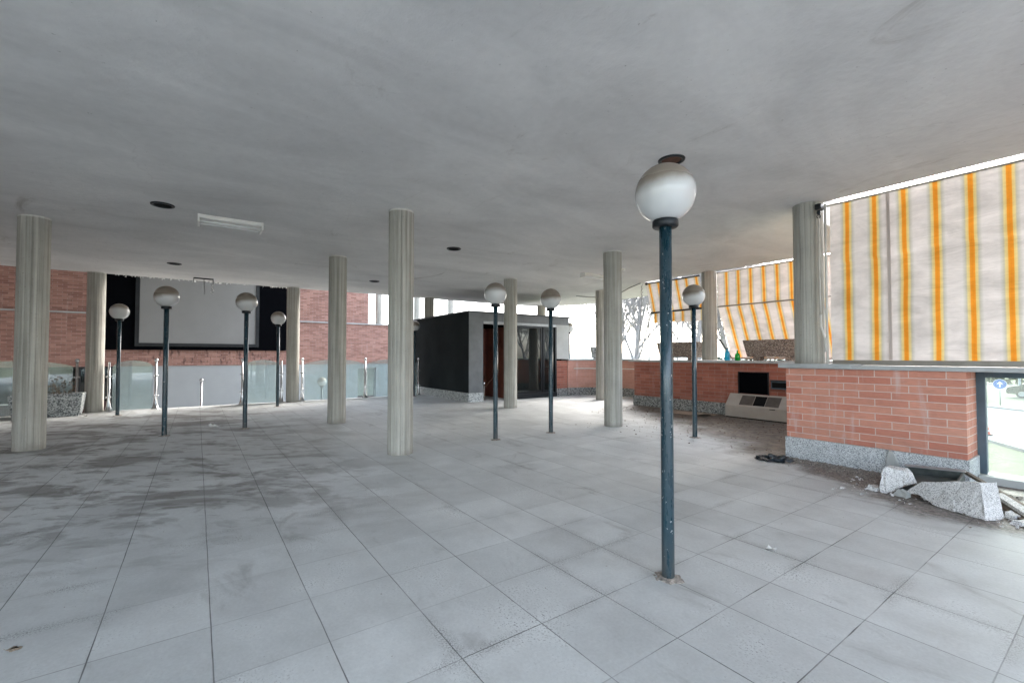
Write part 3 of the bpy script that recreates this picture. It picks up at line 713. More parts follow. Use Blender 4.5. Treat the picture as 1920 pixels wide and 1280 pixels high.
# near wall
t = thing('brick_wall', 'pale salmon brick wall on a grey granite base under the large awning', 'wall', (-1.8, 6.2, 0))
bm = new(); box(bm, -2.60, -1.003, 6.02, 6.45, .256, 1.096); obj('brickwork', bm, 'brick_salmon', t, uv=True)
bm = new(); box(bm, -2.60, -2.35, 6.455, 9.19, 0, 1.096); obj('return_wall', bm, 'brick_salmon', t, uv=True)
bm = new(); box(bm, -2.61, -1.60, 5.992, 6.44, 0, .255, .004); box(bm, -1.594, -.985, 5.992, 6.44, 0, .255, .004); obj('plinth', bm, 'granite_plinth', t)
bm = new(); box(bm, -2.66, 2.6, 5.985, 6.62, 1.098, 1.14, .004); obj('coping', bm, 'coping_stone', t)
bm = new(); box(bm, -2.67, -1.905, 5.96, 6.4, 1.1035, 1.157, .005); obj('coping_block', bm, 'coping_stone', t)

# window beside it
WY = 6.45
t = thing('window', 'low blue framed window under the coping at the right edge, road outside', 'window', (.4, WY, 0))
fr = new(); box(fr, -1.0, -.935, WY-.02, WY+.06, .075, 1.096, .003); box(fr, .9, .96, WY-.02, WY+.06, .075, 1.096); box(fr, 2.4, 2.46, WY-.02, WY+.06, .075, 1.096); box(fr, -.935, .9, WY-.02, WY+.06, 1.035, 1.096, .003); box(fr, .96, 2.4, WY-.02, WY+.06, 1.035, 1.096); f = obj('frame', fr, 'blue_metal', t)
bm = new(); box(bm, -.935, .9, WY+.012, WY+.02, .075, 1.035); obj('pane', bm, 'window_glass', f)
bm = new(); box(bm, .96, 2.4, WY+.012, WY+.02, .075, 1.035); obj('pane', bm, 'window_glass', f)
bm = new(); box(bm, -.982, 2.6, WY-.12, WY+.16, .0, .073, .004); obj('sill', bm, 'plaster_pale', t)
bm = new(); box(bm, 2.46, 7, 6.02, 6.45, 0, 1.096); box(bm, 2.62, 7, 6.02, 6.45, 1.1, 3.1); box(bm, 1.36, 2.61, 6.05, 6.42, 1.142, 3.1); tag(obj('side_wall', bm, 'brick_salmon', uv=True), 'unseen salmon brick wall beyond the low window, raised to block light', 'wall')  # low box continues the wall, tall boxes added unseen to block light

# ------------------------------------------------------------------ awnings
GA = 'orange and yellow striped awnings'
def cloth(path, x0, x1, u0, name, parent, mat='awning_cloth', nx=60, sag=.006, seed=0, scallop=0.0, wr=0.0):
    """path: list of (y, z) from top to bottom; cloth between x0 and x1; u0 = x of a stripe centre"""
    rnd = random.Random(seed); bm = new(); L = bm.loops.layers.uv.verify(); pts = []
    for (ya, za), (yb, zb) in zip(path, path[1:]):
        m = max(2, int(math.hypot(yb-ya, zb-za)/.022))
        for i in range(m): pts.append((ya+(yb-ya)*i/m, za+(zb-za)*i/m))
    pts.append(path[-1]); rows = []; d = 0; ph = [rnd.uniform(0, 6) for _ in range(6)]
    for j, (y, z) in enumerate(pts):
        if j: d += math.hypot(y-pts[j-1][0], z-pts[j-1][1])
        f = j/(len(pts)-1); row = []
        for i in range(nx+1):
            x = x0+(x1-x0)*i/nx
            w = sag*(math.sin(x*3+ph[0])+.6*math.sin(x*7.3+ph[1]+d*2)+.5*math.sin(d*9+ph[2]+x*.8))*math.sin(PI*min(1, f*1.02))
            if wr:
                e = (z-wr-.02*x-.012*math.sin(4*x))/.02; w += .016*(1-math.tanh(e*1.3))*.5*math.exp(-max(0, -e)*.06)+.008*math.exp(-e*e)
            zz = z
            if scallop and j == len(pts)-1: zz = z-scallop*abs(math.sin(PI*(x-u0)/.2595))
            row.append((bm.verts.new((x, y+w, zz)), x-u0, d))
        rows.append(row)
    for A, B in zip(rows, rows[1:]):
        for i in range(nx):
            q = (A[i], A[i+1], B[i+1], B[i]); f = bm.faces.new([v[0] for v in q]); f.smooth = True
            for l, v in zip(f.loops, q): l[L].uv = (v[1], v[2])
    return obj(name, bm, mat, parent)
# large near awning
t = thing('awning', 'large flat striped awning hanging straight down to the near brick wall', 'awning', (-.5, 6.3, 3.05), GA)
cloth([(6.30, 3.08), (6.30, 1.20)], -2.20, 1.3, -2.022, 'fabric', t, nx=110, seed=2, sag=.013, wr=2.40)
bm = new(); tube(bm, [(-2.23, 6.31, 3.09), (1.33, 6.31, 3.075)], .016, 12); obj('top_tube', bm, 'alu_rail', t)
bm = new(); box(bm, -2.19, 1.32, 6.285, 6.315, 1.1425, 1.20, .005); obj('bottom_rail', bm, 'alu_rail', t)
cloth([(6.283, 3.07), (6.283, 1.205)], -1.650, -1.618, 0, 'seam', t, mat='seam_tape', nx=2, seed=2, sag=.004)
# middle far awning, kicked outwards at mid height
t = thing('awning', 'striped awning bending outwards at mid height, behind the long pebble planter', 'awning', (-4, 9.4, 3.05), GA)
cloth([(9.40, 3.075), (9.43, 2.34), (9.95, 1.22)], -5.455, -2.62, -5.245, 'fabric', t, nx=80, seed=4, sag=.007)
bm = new(); tube(bm, [(-5.47, 9.41, 3.09), (-2.6, 9.41, 3.085)], .016, 12); obj('top_tube', bm, 'alu_rail', t)
bm = new(); tube(bm, [(-5.46, 9.41, 2.335), (-2.62, 9.41, 2.335)], .013, 10); obj('middle_tube', bm, 'alu_rail', t)
bm = new(); tube(bm, [(-5.46, 9.95, 1.20), (-2.62, 9.95, 1.20)], .02, 10); obj('bottom_rail', bm, 'alu_rail', t)
bm = new(); tube(bm, [(-5.43, 9.45, 1.62), (-5.44, 9.93, 1.21)], .014, 8); obj('arm', bm, 'dark_metal', t)
# far left awning, half raised
t = thing('awning', 'short half raised striped awning with a scalloped valance, furthest from the near wall', 'awning', (-6.6, 9.35, 3.05), GA)
cloth([(9.35, 3.075), (9.55, 2.37)], -7.34, -5.86, -7.233, 'fabric', t, nx=44, seed=6, sag=.006)
cloth([(9.60, 2.34), (9.61, 2.10)], -7.30, -5.84, -7.233, 'valance', t, nx=80, seed=8, sag=.006, scallop=.035)
bm = new(); tube(bm, [(-7.36, 9.36, 3.09), (-5.84, 9.36, 3.085)], .02, 12); obj('top_tube', bm, 'dark_metal', t)
bm = new(); box(bm, -7.36, -5.84, 9.54, 9.60, 2.335, 2.375, .005); obj('front_rail', bm, 'dark_metal', t)
bm = new(); box(bm, -7.345, -7.30, 9.345, 9.40, 3.05, 3.124); obj('bracket', bm, 'dark_metal', t)
bm = new(); tube(bm, [(-7.34, 9.46, 1.154), (-7.34, 9.46, 2.37)], .013, 8); tag(obj('awning_guide', bm, 'dark_metal'), 'thin dark upright rod under the left end of the short awning', 'rod')
bm = new(); tube(bm, [(-5.845, 9.46, 1.154), (-5.845, 9.46, 3.08)], .022, 8); tag(obj('awning_guide', bm, 'dark_metal'), 'thick dark upright rod along the column between the far awnings', 'rod')
t = thing('pulley_rope', 'grey cords and crank rod hanging at the left end of the short awning', 'cord', (-7.38, 9.2, 3.08))
bm = new(); tube(bm, [(-7.36, 9.25, 3.08), (-7.385, 9.22, 2.9), (-7.36, 9.21, 2.6), (-7.40, 9.2, 1.95)], .006, 5); obj('cord', bm, 'cable_grey', t)
bm = new(); tube(bm, [(-7.40, 9.2, 1.96), (-7.405, 9.2, 1.62)], .012, 6); obj('handle', bm, 'cable_grey', t)
bm = new(); pts = []
for i in range(22): pts.append((-7.37+.02*math.sin(i*1.3), 9.235+.01*math.cos(i*1.7), 3.07-.045*i*.42))
tube(bm, pts, .006, 5); obj('looped_cord', bm, 'cable_grey', t)
t = thing('pulley_rope', 'pale awning cord with a crank hook on the column above the near wall', 'cord', (-2.2, 6.08, 3.0))
bm = new(); box(bm, -2.265, -2.20, 6.04, 6.14, 3.0, 3.07, .01); obj('gearbox', bm, 'dark_metal', t)
bm = new(); lathe(bm, [(.012, -.05), (.022, -.03), (.022, -.01), (.010, 0)], 12, (-2.225, 6.05, 2.985)); tube(bm, [(-2.225+.02*math.cos(a*.6), 6.05, 2.915+.02*math.sin(a*.6)) for a in range(0, 11)], .006, 6); obj('hook', bm, 'dark_metal', t)
bm = new(); tube(bm, [(-2.225, 6.05, 2.90), (-2.222, 6.045, 2.2), (-2.218, 6.045, 1.72)], .008, 6); tube(bm, [(-2.235, 6.05, 2.95), (-2.21, 6.06, 2.4), (-2.17, 6.06, 1.6)], .004, 5); obj('cord', bm, 'cord_white', t)
bm = new(); tube(bm, [(-2.218, 6.045, 1.74), (-2.218, 6.045, 1.60), (-2.19, 6.045, 1.50), (-2.175, 6.045, 1.44)], .013, 8); tube(bm, [(-2.175, 6.045, 1.46), (-2.175, 6.045, 1.30)], .017, 8); obj('crank_handle', bm, 'cord_white', t)
bm = new(); tube(bm, [(-2.165, 6.07, 3.05), (-2.165, 6.07, 1.16)], .014, 8); tag(obj('awning_guide', bm, 'cord_white'), 'pale upright guide rod between the near column and the large awning', 'rod')

# ------------------------------------------------------------------ planters
def planter(name, label, loc, L, H, W, mat, feet, taper=.07):
    t = thing(name, label, 'planter', loc, 'stone trough planters'); x, y, z = loc; b = z+feet
    def trough(x0, x1, y0, y1, zb, zt):
        bm = new()
        P = lambda k, zz, ins: [bm.verts.new((x+sx*(L/2-k-ins), y+sy*(W/2-k*.6-ins), zz)) for sx, sy in ((-1, -1), (1, -1), (1, 1), (-1, 1))]
        rings = [P(taper, zb, 0), P(taper*.25, zb+(zt-zb)*.72, 0), P(0, zt, 0), P(0, zt, .045), P(.01, zt-.07, .045)]
        bm.faces.new(rings[0][::-1])
        for A, B in zip(rings, rings[1:]):
            for k in range(4): bm.faces.new((A[k], A[(k+1) % 4], B[(k+1) % 4], B[k]))
        bm.faces.new(rings[-1]); bmesh.ops.bevel(bm, geom=bm.edges[:], offset=.008, segments=1, affect='EDGES'); return bm
    obj('trough', trough(0, 0, 0, 0, b, b+H), mat, t)
    bm = new(); box(bm, x-L/2+.06, x+L/2-.06, y-W/2+.06, y+W/2-.06, b+H-.10, b+H-.052); obj('soil', bm, 'soil', t)
    for s in (-1, 1):
        bm = new(); box(bm, x+s*L*.28-.06, x+s*L*.28+.06, y-W/2+.06, y+W/2-.06, z, b+.004, .004); obj('foot', bm, mat, t)
    return t
planter('planter', 'brown pebble trough planter on the parapet before the bending awning', (-4.28, 9.42, 1.153), 1.10, .345, .34, 'pebble_dash', .075)
planter('planter', 'brown pebble trough planter on the parapet under the short awning', (-6.40, 9.42, 1.153), 1.12, .36, .34, 'pebble_dash', .06)
t = planter('planter', 'pale planter on the curved pink parapet', (-10.15, 10.72, 1.152), .75, .35, .34, 'pebble_grey', .04); t.rotation_euler = (0, 0, R(35))
t = planter('planter', 'grey pebble trough planter on the floor at left, dried plant in it', (-13.05, -2.49, 0), .42, .42, 1.08, 'pebble_grey', .05)
p = thing('dry_plant', 'dried brown plant with withered leaves standing in the left planter', 'plant', (-13.05, -2.4, .42))
st = new(); lf = new(); rp = random.Random(5)
for k in range(16):
    y0 = -2.45+rp.uniform(-.40, .36); x0 = -13.05+rp.uniform(-.08, .08); q = Vector((x0, y0, .4)); pts = [q.copy()]; h = rp.uniform(.22, .52)
    for i in range(4): q = q+Vector((rp.uniform(-.03, .03), rp.uniform(-.04, .04), h/4)); pts.append(q.copy())
    tube(st, pts, [.006, .005, .004, .003, .002], 4)
    for i in range(14):
        c = pts[rp.randint(1, 4)]+Vector([rp.gauss(0, .035) for _ in range(3)]); d = Vector([rp.gauss(0, 1) for _ in range(3)]).normalized(); e = d.orthogonal().normalized(); s = rp.uniform(.015, .035)
        v = [lf.verts.new(c-d*s), lf.verts.new(c+e*s*.5), lf.verts.new(c+d*s), lf.verts.new(c-e*s*.5)]; lf.faces.new(v)
obj('stems', st, 'dry_leaf', p); obj('leaves', lf, 'dry_leaf', p)

# ------------------------------------------------------------------ small things on and by the parapet
def bottle(name, label, x, y, z, prof, mat, capmat):
    t = thing(name, label, 'bottle', (x, y, z)); bm = new(); lathe(bm, prof, 24, (x, y, z)); obj('body', bm, mat, t)
    r = prof[-1][0]; zt = prof[-1][1]
    bm = new(); lathe(bm, [(r+.002, zt-.012), (r+.003, zt+.012), (0, zt+.012)], 16, (x, y, z)); obj('cap', bm, capmat, t)
bottle('glass_bottle', 'blue glass bottle standing on the parapet coping', -5.12, 9.18, 1.153, [(0, .002), (.05, .002), (.055, .01), (.055, .14), (.045, .175), (.02, .205), (.018, .25)], 'bottle_blue', 'bag_plastic')
bottle('glass_bottle', 'squat green bottle with a white neck on the parapet coping', -4.90, 9.18, 1.153, [(0, .002), (.048, .002), (.052, .01), (.052, .11), (.042, .135), (.016, .16), (.012, .225)], 'bottle_green', 'cord_white')
t = thing('wall_heater', 'beige low wall heater with sloped top and dark grilles under the parapet', 'heater', (-4.3, 9.0, 0))
def heater_profile(x0, x1):
    bm = new(); P = [(8.93, .02), (9.17, .02), (9.17, .475), (9.13, .475), (8.93, .245)]
    A = [bm.verts.new((x0, y, z)) for y, z in P]; B = [bm.verts.new((x1, y, z)) for y, z in P]
    bm.faces.new(A); bm.faces.new(B[::-1])
    for i in range(5): bm.faces.new((A[i], A[(i+1) % 5], B[(i+1) % 5], B[i]))
    bmesh.ops.bevel(bm, geom=bm.edges[:], offset=.006, segments=2, affect='EDGES'); return bm
obj('casing', heater_profile(-5.04, -3.42), 'beige_metal', t)
sl = Vector((0, .2, .23)).normalized(); nr = Vector((0, -sl.z, sl.y))
def on_slope(x0, x1, s0, s1, h0, h1):
    bm = new(); o = Vector((0, 8.93, .245)); vs = []
    for h in (h0, h1):
        for x, s in ((x0, s0), (x1, s0), (x1, s1), (x0, s1)): vs.append(bm.verts.new(Vector((x, 0, 0))+o+sl*s+nr*h))
    for f in ((0, 1, 2, 3), (4, 5, 6, 7), (0, 1, 5, 4), (1, 2, 6, 5), (2, 3, 7, 6), (3, 0, 4, 7)): bm.faces.new([vs[k] for k in f])
    return bm
for x0, x1, m in ((-4.76, -4.50, 'grille_brown'), (-4.49, -4.27, 'dark_void'), (-4.26, -4.01, 'grille_brown')):
    g = on_slope(x0, x1, .035, .265, .001, .006)
    obj('grille', g, m, t)
bm = new(); box(bm, -4.16, -4.06, 8.922, 8.929, .222, .234); obj('slot', bm, 'dark_void', t)
bm = new(); box(bm, -5.03, -3.43, 8.955, 9.15, .0, .021); obj('base', bm, 'dark_void', t)
t = thing('wall_hatch', 'square black hatch in the brick parapet above the heater', 'hatch', (-4.58, 9.19, .7))
bm = new(); box(bm, -4.87, -4.305, 9.182, 9.198, .485, .912, .003); obj('panel', bm, 'black_board', t)
bm = new(); box(bm, -4.89, -4.872, 9.172, 9.198, .475, .925); box(bm, -4.303, -4.285, 9.172, 9.198, .475, .925); box(bm, -4.872, -4.303, 9.172, 9.198, .914, .925); obj('frame', bm, 'dark_metal', t)
t = thing('wall_box', 'small dark metal box on the brick parapet beside the hatch', 'box', (-4.05, 9.15, .7))
bm = new(); box(bm, -4.22, -3.84, 9.125, 9.198, .61, .762, .005); obj('case', bm, 'blue_metal', t)
bm = new(); box(bm, -4.23, -3.83, 9.105, 9.198, .764, .778, .003); obj('lid', bm, 'dark_metal', t)
bm = new(); box(bm, -4.195, -3.865, 9.119, 9.126, .635, .735); obj('face', bm, 'dark_void', t)
# cardboard on the floor in the recess
def flat_sheet(name, label, cat, cx, cy, w, d, rz, mat, th=.006, lift=.03, seed=1):
    rp = random.Random(seed); bm = new(); N = 8; M_ = Matrix.Rotation(rz, 3, 'Z'); vs = []
    for i in range(N+1):
        vs.append([])
        for j in range(N+1):
            u, v = i/N-.5, j/N-.5
            q = M_ @ Vector((u*w+rp.uniform(-.01, .01), v*d+rp.uniform(-.01, .01), 0)); z = .004+lift*(abs(u)*2)**3*max(0, math.sin(3*v+seed))
            vs[-1].append(bm.verts.new((cx+q.x, cy+q.y, z)))
    for i in range(N):
        for j in range(N): bm.faces.new((vs[i][j], vs[i+1][j], vs[i+1][j+1], vs[i][j+1]))
    r = bmesh.ops.extrude_face_region(bm, geom=bm.faces[:]); bmesh.ops.translate(bm, vec=(0, 0, th), verts=[v for v in r['geom'] if isinstance(v, bmesh.types.BMVert)])
    return tag(obj(name, bm, mat, loc=(cx, cy, 0)), label, cat)
flat_sheet('cardboard_sheet', 'flat worn cardboard sheet on the dirty floor before the red parapet', 'cardboard', -5.75, 8.75, 1.0, .5, R(4), 'cardboard', lift=.06, seed=3)
flat_sheet('paper_scrap', 'small white paper scrap on the floor between two lamps at left', 'paper', -9.5, .25, .16, .09, .4, 'paper', .002, .05, 2)
flat_sheet('paper_scrap', 'tiny pinkish paper scrap on the dark stained floor at left', 'paper', -2.80, -.62, .035, .025, .9, 'cardboard', .002, .02, 4)
flat_sheet('paper_scrap', 'small white scrap on the tiles right of the near lamp', 'paper', -1.42, 3.05, .05, .04, .2, 'paper', .002, .02, 6)
flat_sheet('paper_scrap', 'white scraps on the floor in front of the left planter', 'paper', -12.7, -1.9, .14, .08, .2, 'paper', .002, .02, 7)

def scatter(name, label, cat, mat, pts, smin, smax, flat, seed):
    rp = random.Random(seed); bm = new()
    for x, y in pts:
        s = smin*(smax/smin)**(rp.random()**1.8); sub = [Vector([rp.gauss(0, 1) for _ in range(3)]).normalized()*s*rp.uniform(.7, 1.3) for _ in range(6)]
        vs = [bm.verts.new((x+q.x, y+q.y, .004+s*flat*.6+q.z*flat)) for q in sub]
        try: bmesh.ops.convex_hull(bm, input=vs)
        except Exception: pass
    loose = [v for v in bm.verts if not v.link_faces]; bmesh.ops.delete(bm, geom=loose, context='VERTS')
    stuff(obj(name, bm, mat), label, cat)
# ------------------------------------------------------------------ rubble by the near wall
def camxy(X, Y):
    c, s = math.cos(R(54.85)), math.sin(R(54.85)); return (X*c-Y*s, X*s+Y*c)
def chunk(name, label, face, thick, mat, seed, jit=.012, cuts=3, group=None):
    """face: polygon of world points (front face, counter-clockwise); thick: offset vector to the back face"""
    rp = random.Random(seed); bm = new(); F = [Vector(p) for p in face]; T = Vector(thick)
    A = [bm.verts.new(p) for p in F]; B = [bm.verts.new(p+T+Vector([rp.uniform(-jit, jit) for _ in range(3)])) for p in F]
    n = len(F); bm.faces.new(A); bm.faces.new(B[::-1])
    for i in range(n): bm.faces.new((A[i], A[(i+1) % n], B[(i+1) % n], B[i]))
    bmesh.ops.triangulate(bm, faces=bm.faces[:])
    for k in range(cuts):
        bmesh.ops.subdivide_edges(bm, edges=[e for e in bm.edges if e.calc_length() > .045], cuts=1)
    lo = min(p.z for p in F)
    for v in bm.verts:
        v.co += Vector([rp.gauss(0, jit*.36) for _ in range(3)])
        if v.co.z < .002: v.co.z = .002
    o = obj(name, bm, mat, loc=tuple(sum(F, Vector())/n*Vector((1, 1, 0)) if False else (sum(p.x for p in F)/n, sum(p.y for p in F)/n, lo)))
    return tag(o, label, 'rubble', group)
RUB = 'broken granite planter pieces'
# big trough piece: front face runs from far left (broken, low) to near right (tall end)
def V(X, Y, z): a, b = camxy(X, Y); return (a, b, z)
chunk('granite_chunk', 'largest broken granite planter piece, wedge shaped, lying at the foot of the near wall',
      [(-1.249, 5.154, .051), (-1.22, 5.138, .042), (-1.162, 5.118, .06), (-1.061, 5.055, .006), (-.912, 4.974, .004), (-.723, 4.899, .004), (-.736, 4.925, .067), (-.766, 4.992, .263), (-.921, 5.052, .226), (-1.079, 5.111, .176), (-1.143, 5.136, .162), (-1.203, 5.148, .105)], (.075, .14, -.01), 'granite_pale', 3, .010, 4, RUB)
chunk('granite_chunk', 'upright broken granite slab leaning at the left end of the rubble',
      [(-1.435, 5.128, .004), (-1.395, 5.142, .004), (-1.345, 5.165, .03), (-1.27, 5.20, .095), (-1.232, 5.215, .11), (-1.262, 5.225, .20), (-1.296, 5.218, .22), (-1.405, 5.185, .235), (-1.43, 5.16, .175), (-1.432, 5.14, .09)], (.02, .075, .005), 'granite_pale', 5, .010, 4, RUB)
chunk('granite_chunk', 'small pinkish stone lump between the two large granite pieces',
      [(-1.34, 5.12, .004), (-1.24, 5.09, .004), (-1.23, 5.09, .05), (-1.30, 5.12, .07)], (.02, .06, .0), 'plaster_pale', 7, .008, 2, RUB)
chunk('granite_chunk', 'small pale stone lump at the far left foot of the rubble',
      [(-1.55, 5.14, .004), (-1.46, 5.12, .004), (-1.46, 5.13, .035), (-1.52, 5.15, .045)], (.02, .06, .0), 'granite_pale', 8, .008, 2, RUB)
chunk('granite_chunk', 'broken pinkish chip standing against the cracked plinth',
      [(-1.62, 5.965, .02), (-1.52, 5.962, .02), (-1.50, 5.965, .12), (-1.55, 5.97, .24), (-1.59, 5.97, .25)], (0, .02, 0), 'plaster_pale', 9, .006, 2, RUB)
chunk('granite_chunk', 'pale granite chip lying between the largest piece and the right edge',
      [(-.66, 5.10, .004), (-.60, 5.08, .004), (-.60, 5.09, .04), (-.65, 5.11, .05)], (.02, .05, .0), 'granite_pale', 10, .008, 2, RUB)
chunk('granite_chunk', 'flat granite flake on the floor at the right edge of the photo',
      [(-.62, 4.95, .004), (-.52, 4.93, .004), (-.50, 4.95, .025), (-.60, 4.98, .03)], (.05, .10, .005), 'granite_pale', 11, .008, 2, RUB)
rp = random.Random(77); P = []
for i in range(150):
    x = rp.uniform(-1.75, -.45); P.append((x, 5.15-.12*(x+1.2)+rp.gauss(0, .17)))
scatter('granite_crumbs', 'small granite crumbs strewn round the broken planter', 'crumbs', 'granite_pale', P, .006, .026, .7, 9)
# dark metal liner tray lying behind, tilted
t = thing('metal_tray', 'dark metal planter liner lying behind the broken granite', 'tray', (-1.2, 5.75, .1))
ROT = Matrix.Rotation(R(-4), 3, 'Y') @ Matrix.Rotation(R(12), 3, 'X')
bm = new(); pv = (-1.2, 5.6, .09)
X0, X1, Y0, Y1 = -1.40, -.985, 5.38, 5.80
box(bm, X0, X1, Y0, Y1, .05, .06, rot=ROT, piv=pv); box(bm, X0, X1, Y1-.012, Y1, .061, .125, rot=ROT, piv=pv); box(bm, X0, X1, Y0, Y0+.012, .061, .125, rot=ROT, piv=pv); box(bm, X1-.012, X1, Y0+.013, Y1-.013, .061, .125, rot=ROT, piv=pv); box(bm, X0, X0+.012, Y0+.013, Y1-.013, .061, .125, rot=ROT, piv=pv); obj('shell', bm, 'tray_metal', t)
bm = new(); box(bm, X0-.01, X1+.01, Y1-.01, Y1+.03, .126, .136, rot=ROT, piv=pv); obj('rim', bm, 'galvanised', t)
def lath(bm, a, b, w, h):
    d = (b-a).normalized(); u = d.cross(Vector((0, 0, 1))).normalized(); v = u.cross(d)
    A = [bm.verts.new(a+u*x+v*y) for x, y in ((-w, -h), (w, -h), (w, h), (-w, h))]; B = [bm.verts.new(b+u*x+v*y) for x, y in ((-w, -h), (w, -h), (w, h), (-w, h))]
    bm.faces.new(A); bm.faces.new(B[::-1])
    for i in range(4): bm.faces.new((A[i], A[(i+1) % 4], B[(i+1) % 4], B[i]))
bm = new(); lath(bm, Vector((-1.0, 5.93, .152)), Vector((-.50, 5.24, .045)), .016, .012)
tag(obj('stone_strip', bm, 'lath_wood', loc=(-.75, 5.55, 0)), 'long thin brown strip slanting down from the plinth corner over the rubble', 'strip')
bm = new(); lath(bm, Vector((-.74, 5.46, .10)), Vector((-.46, 5.06, .03)), .035, .013)
tag(obj('stone_strip', bm, 'granite_pale', loc=(-.6, 5.25, 0)), 'speckled stone strip at the right edge below the brown strip', 'strip')
bm = new(); lath(bm, Vector((-.74, 5.44, .04)), Vector((-.55, 5.10, .014)), .03, .01)
tag(obj('wood_splinter', bm, 'lath_wood', loc=(-.64, 5.27, 0)), 'splintered board end in the shadow right of the largest granite piece', 'wood')
# black plastic bag heap
bm = new(); rp = random.Random(21)
r = bmesh.ops.create_icosphere(bm, subdivisions=4, radius=1.0)
from mathutils import noise as mnoise
for v in r['verts']:
    nn = mnoise.noise(v.co*2.1)+.5*mnoise.noise(v.co*5.3)
    v.co = Vector((v.co.x*.17*(1+.5*nn), v.co.y*.11*(1+.5*nn), max(-.0, v.co.z)*.055*(1+.9*nn)+.003))
bmesh.ops.rotate(bm, verts=bm.verts[:], cent=(0, 0, 0), matrix=Matrix.Rotation(R(25), 3, 'Z')); bmesh.ops.translate(bm, verts=bm.verts[:], vec=(-2.60, 5.66, 0))
tag(obj('plastic_bag', bm, 'bag_plastic', loc=(-2.60, 5.66, 0)), 'crumpled black plastic bag at the left foot of the near brick wall', 'bag')
# gravel and leaves: uncountable
rp = random.Random(31); P = []
for i in range(4200):
    x = rp.uniform(-2.75, -.25); lim = .30+max(0, (x+2.2))*.42
    y = 5.97-abs(rp.gauss(0, .5))*lim
    P.append((x, y))
scatter('gravel', 'grit and small stone crumbs along the foot of the near wall', 'gravel', 'gravel', P, .003, .016, .7, 1)
P = []
for i in range(1500):
    x = rp.uniform(-7.5, -2.7); y = 9.15-abs(rp.gauss(0, .9)); P.append((x, y))
for i in range(500):
    P.append((rp.uniform(-6, -2.6), rp.uniform(5.6, 8.2)))
scatter('debris', 'brown grit and leaf crumbs on the dirty recess floor', 'debris', 'dry_leaf', P, .004, .02, .45, 2)
P = [(rp.uniform(-9, 0.5), rp.uniform(-1.5, 6)) for i in range(900)]
scatter('dust', 'tiny dark crumbs scattered over the tiles', 'crumbs', 'gravel', P, .0015, .005, .6, 3)

# ------------------------------------------------------------------ outside
def tree_meshes(seed, H=11.0, depth=5):
    rp = random.Random(seed); tr = new(); br = new()
    def grow(p, d, L, r, lev):
        n = 4 if lev < 3 else 3; pts = [p.copy()]; rs = [r]; q = p.copy(); dd = d.copy()
        for i in range(n):
            dd = (dd+Vector([rp.gauss(0, .07+.03*lev) for _ in range(3)])+Vector((0, 0, .045))).normalized(); q = q+dd*(L/n); pts.append(q.copy()); rs.append(max(.010, r*(1-.5*(i+1)/n)))
        tube(tr if lev == 0 else br, pts, rs, 9 if lev == 0 else (6 if lev == 1 else (4 if lev < 4 else 3)), caps=False)
        if lev >= depth: return
        k = {0: 12, 1: 7, 2: 5, 3: 4, 4: 2}.get(lev, 3)
        for i in range(k):
            f = (.28+.72*(i+.6)/k) if lev else (.30+.7*(i+.5)/k); j = min(n-1, int(f*n)); fr = f*n-j
            o = pts[j].lerp(pts[j+1], min(1, fr)); az = rp.uniform(0, 2*PI); loc = (pts[j+1]-pts[j]).normalized()
            u = loc.orthogonal().normalized(); w = loc.cross(u); side = u*math.cos(az)+w*math.sin(az); ang = rp.uniform(.38, .8)
            nd = (loc*math.cos(ang)+side*math.sin(ang)+Vector((0, 0, .15))).normalized()
            grow(o, nd, L*rp.uniform(.50, .72), max(.014, rs[j]*rp.uniform(.32, .48)), lev+1)
    grow(Vector((0, 0, 0)), Vector((rp.uniform(-.05, .05), rp.uniform(-.05, .05), 1)).normalized(), H*.56, H*.0175, 0)
    return tr, br
GT = 'bare winter trees outside'
def tree(seed, loc, label, H=11.0, rz=0.0):
    t = thing('bare_tree', label, 'tree', (0, 0, 0), GT); a, b = tree_meshes(seed, H)
    obj('trunk', a, 'bark', t); obj('branches', b, 'bark', t); t.location = loc; t.rotation_euler = (0, 0, rz); return t
ta = tree(3, (-18.4, 22.5, GROUND), 'bare tree with thick forking trunk right of the kiosk, left of the short awning', 12.5)
tb = tree(8, (-17.6, 27.1, GROUND), 'bare tree seen under the short awning beside the column', 12.0)
for src, loc, rz, sc, lab in [
    (tb, (-22.5, 33.0, GROUND), 1.0, 1.05, 'far bare tree between the two nearest bare trees'),
    (ta, (-16.8, 31.0, GROUND), 2.2, .95, 'bare tree glimpsed through the gap left of the bending awning'),
    (ta, (-27.0, 30.0, GROUND), 4.0, 1.0, 'far bare tree just right of the slender column'),]:
    dup(src, loc, rz, lab, sc)
for i, (x, y) in enumerate([(14, 28.5), (19, 33), (25, 35)]):
    dup(tb if i % 2 else ta, (x, y, GROUND), 1.7*i, 'bare tree mirrored in the kiosk glass doors', 1.0)
t = thing('light_pole', 'pale upright pole outside seen under the short awning', 'pole', (-13.2, 19.4, GROUND))
bm = new(); lathe(bm, [(.12, 0), (.12, .4), (.10, .45), (.085, 7.6), (0, 7.6)], 16, (-13.2, 19.4, GROUND)); obj('shaft', bm, 'white_enamel', t)
bm = new(); tube(bm, [(-13.2, 19.4, 5.6), (-13.0, 19.9, 5.9), (-12.7, 20.6, 6.0)], .04, 8); box(bm, -12.8, -12.5, 20.5, 21.1, 5.95, 6.08, .03); obj('lamp_arm', bm, 'galvanised', t)
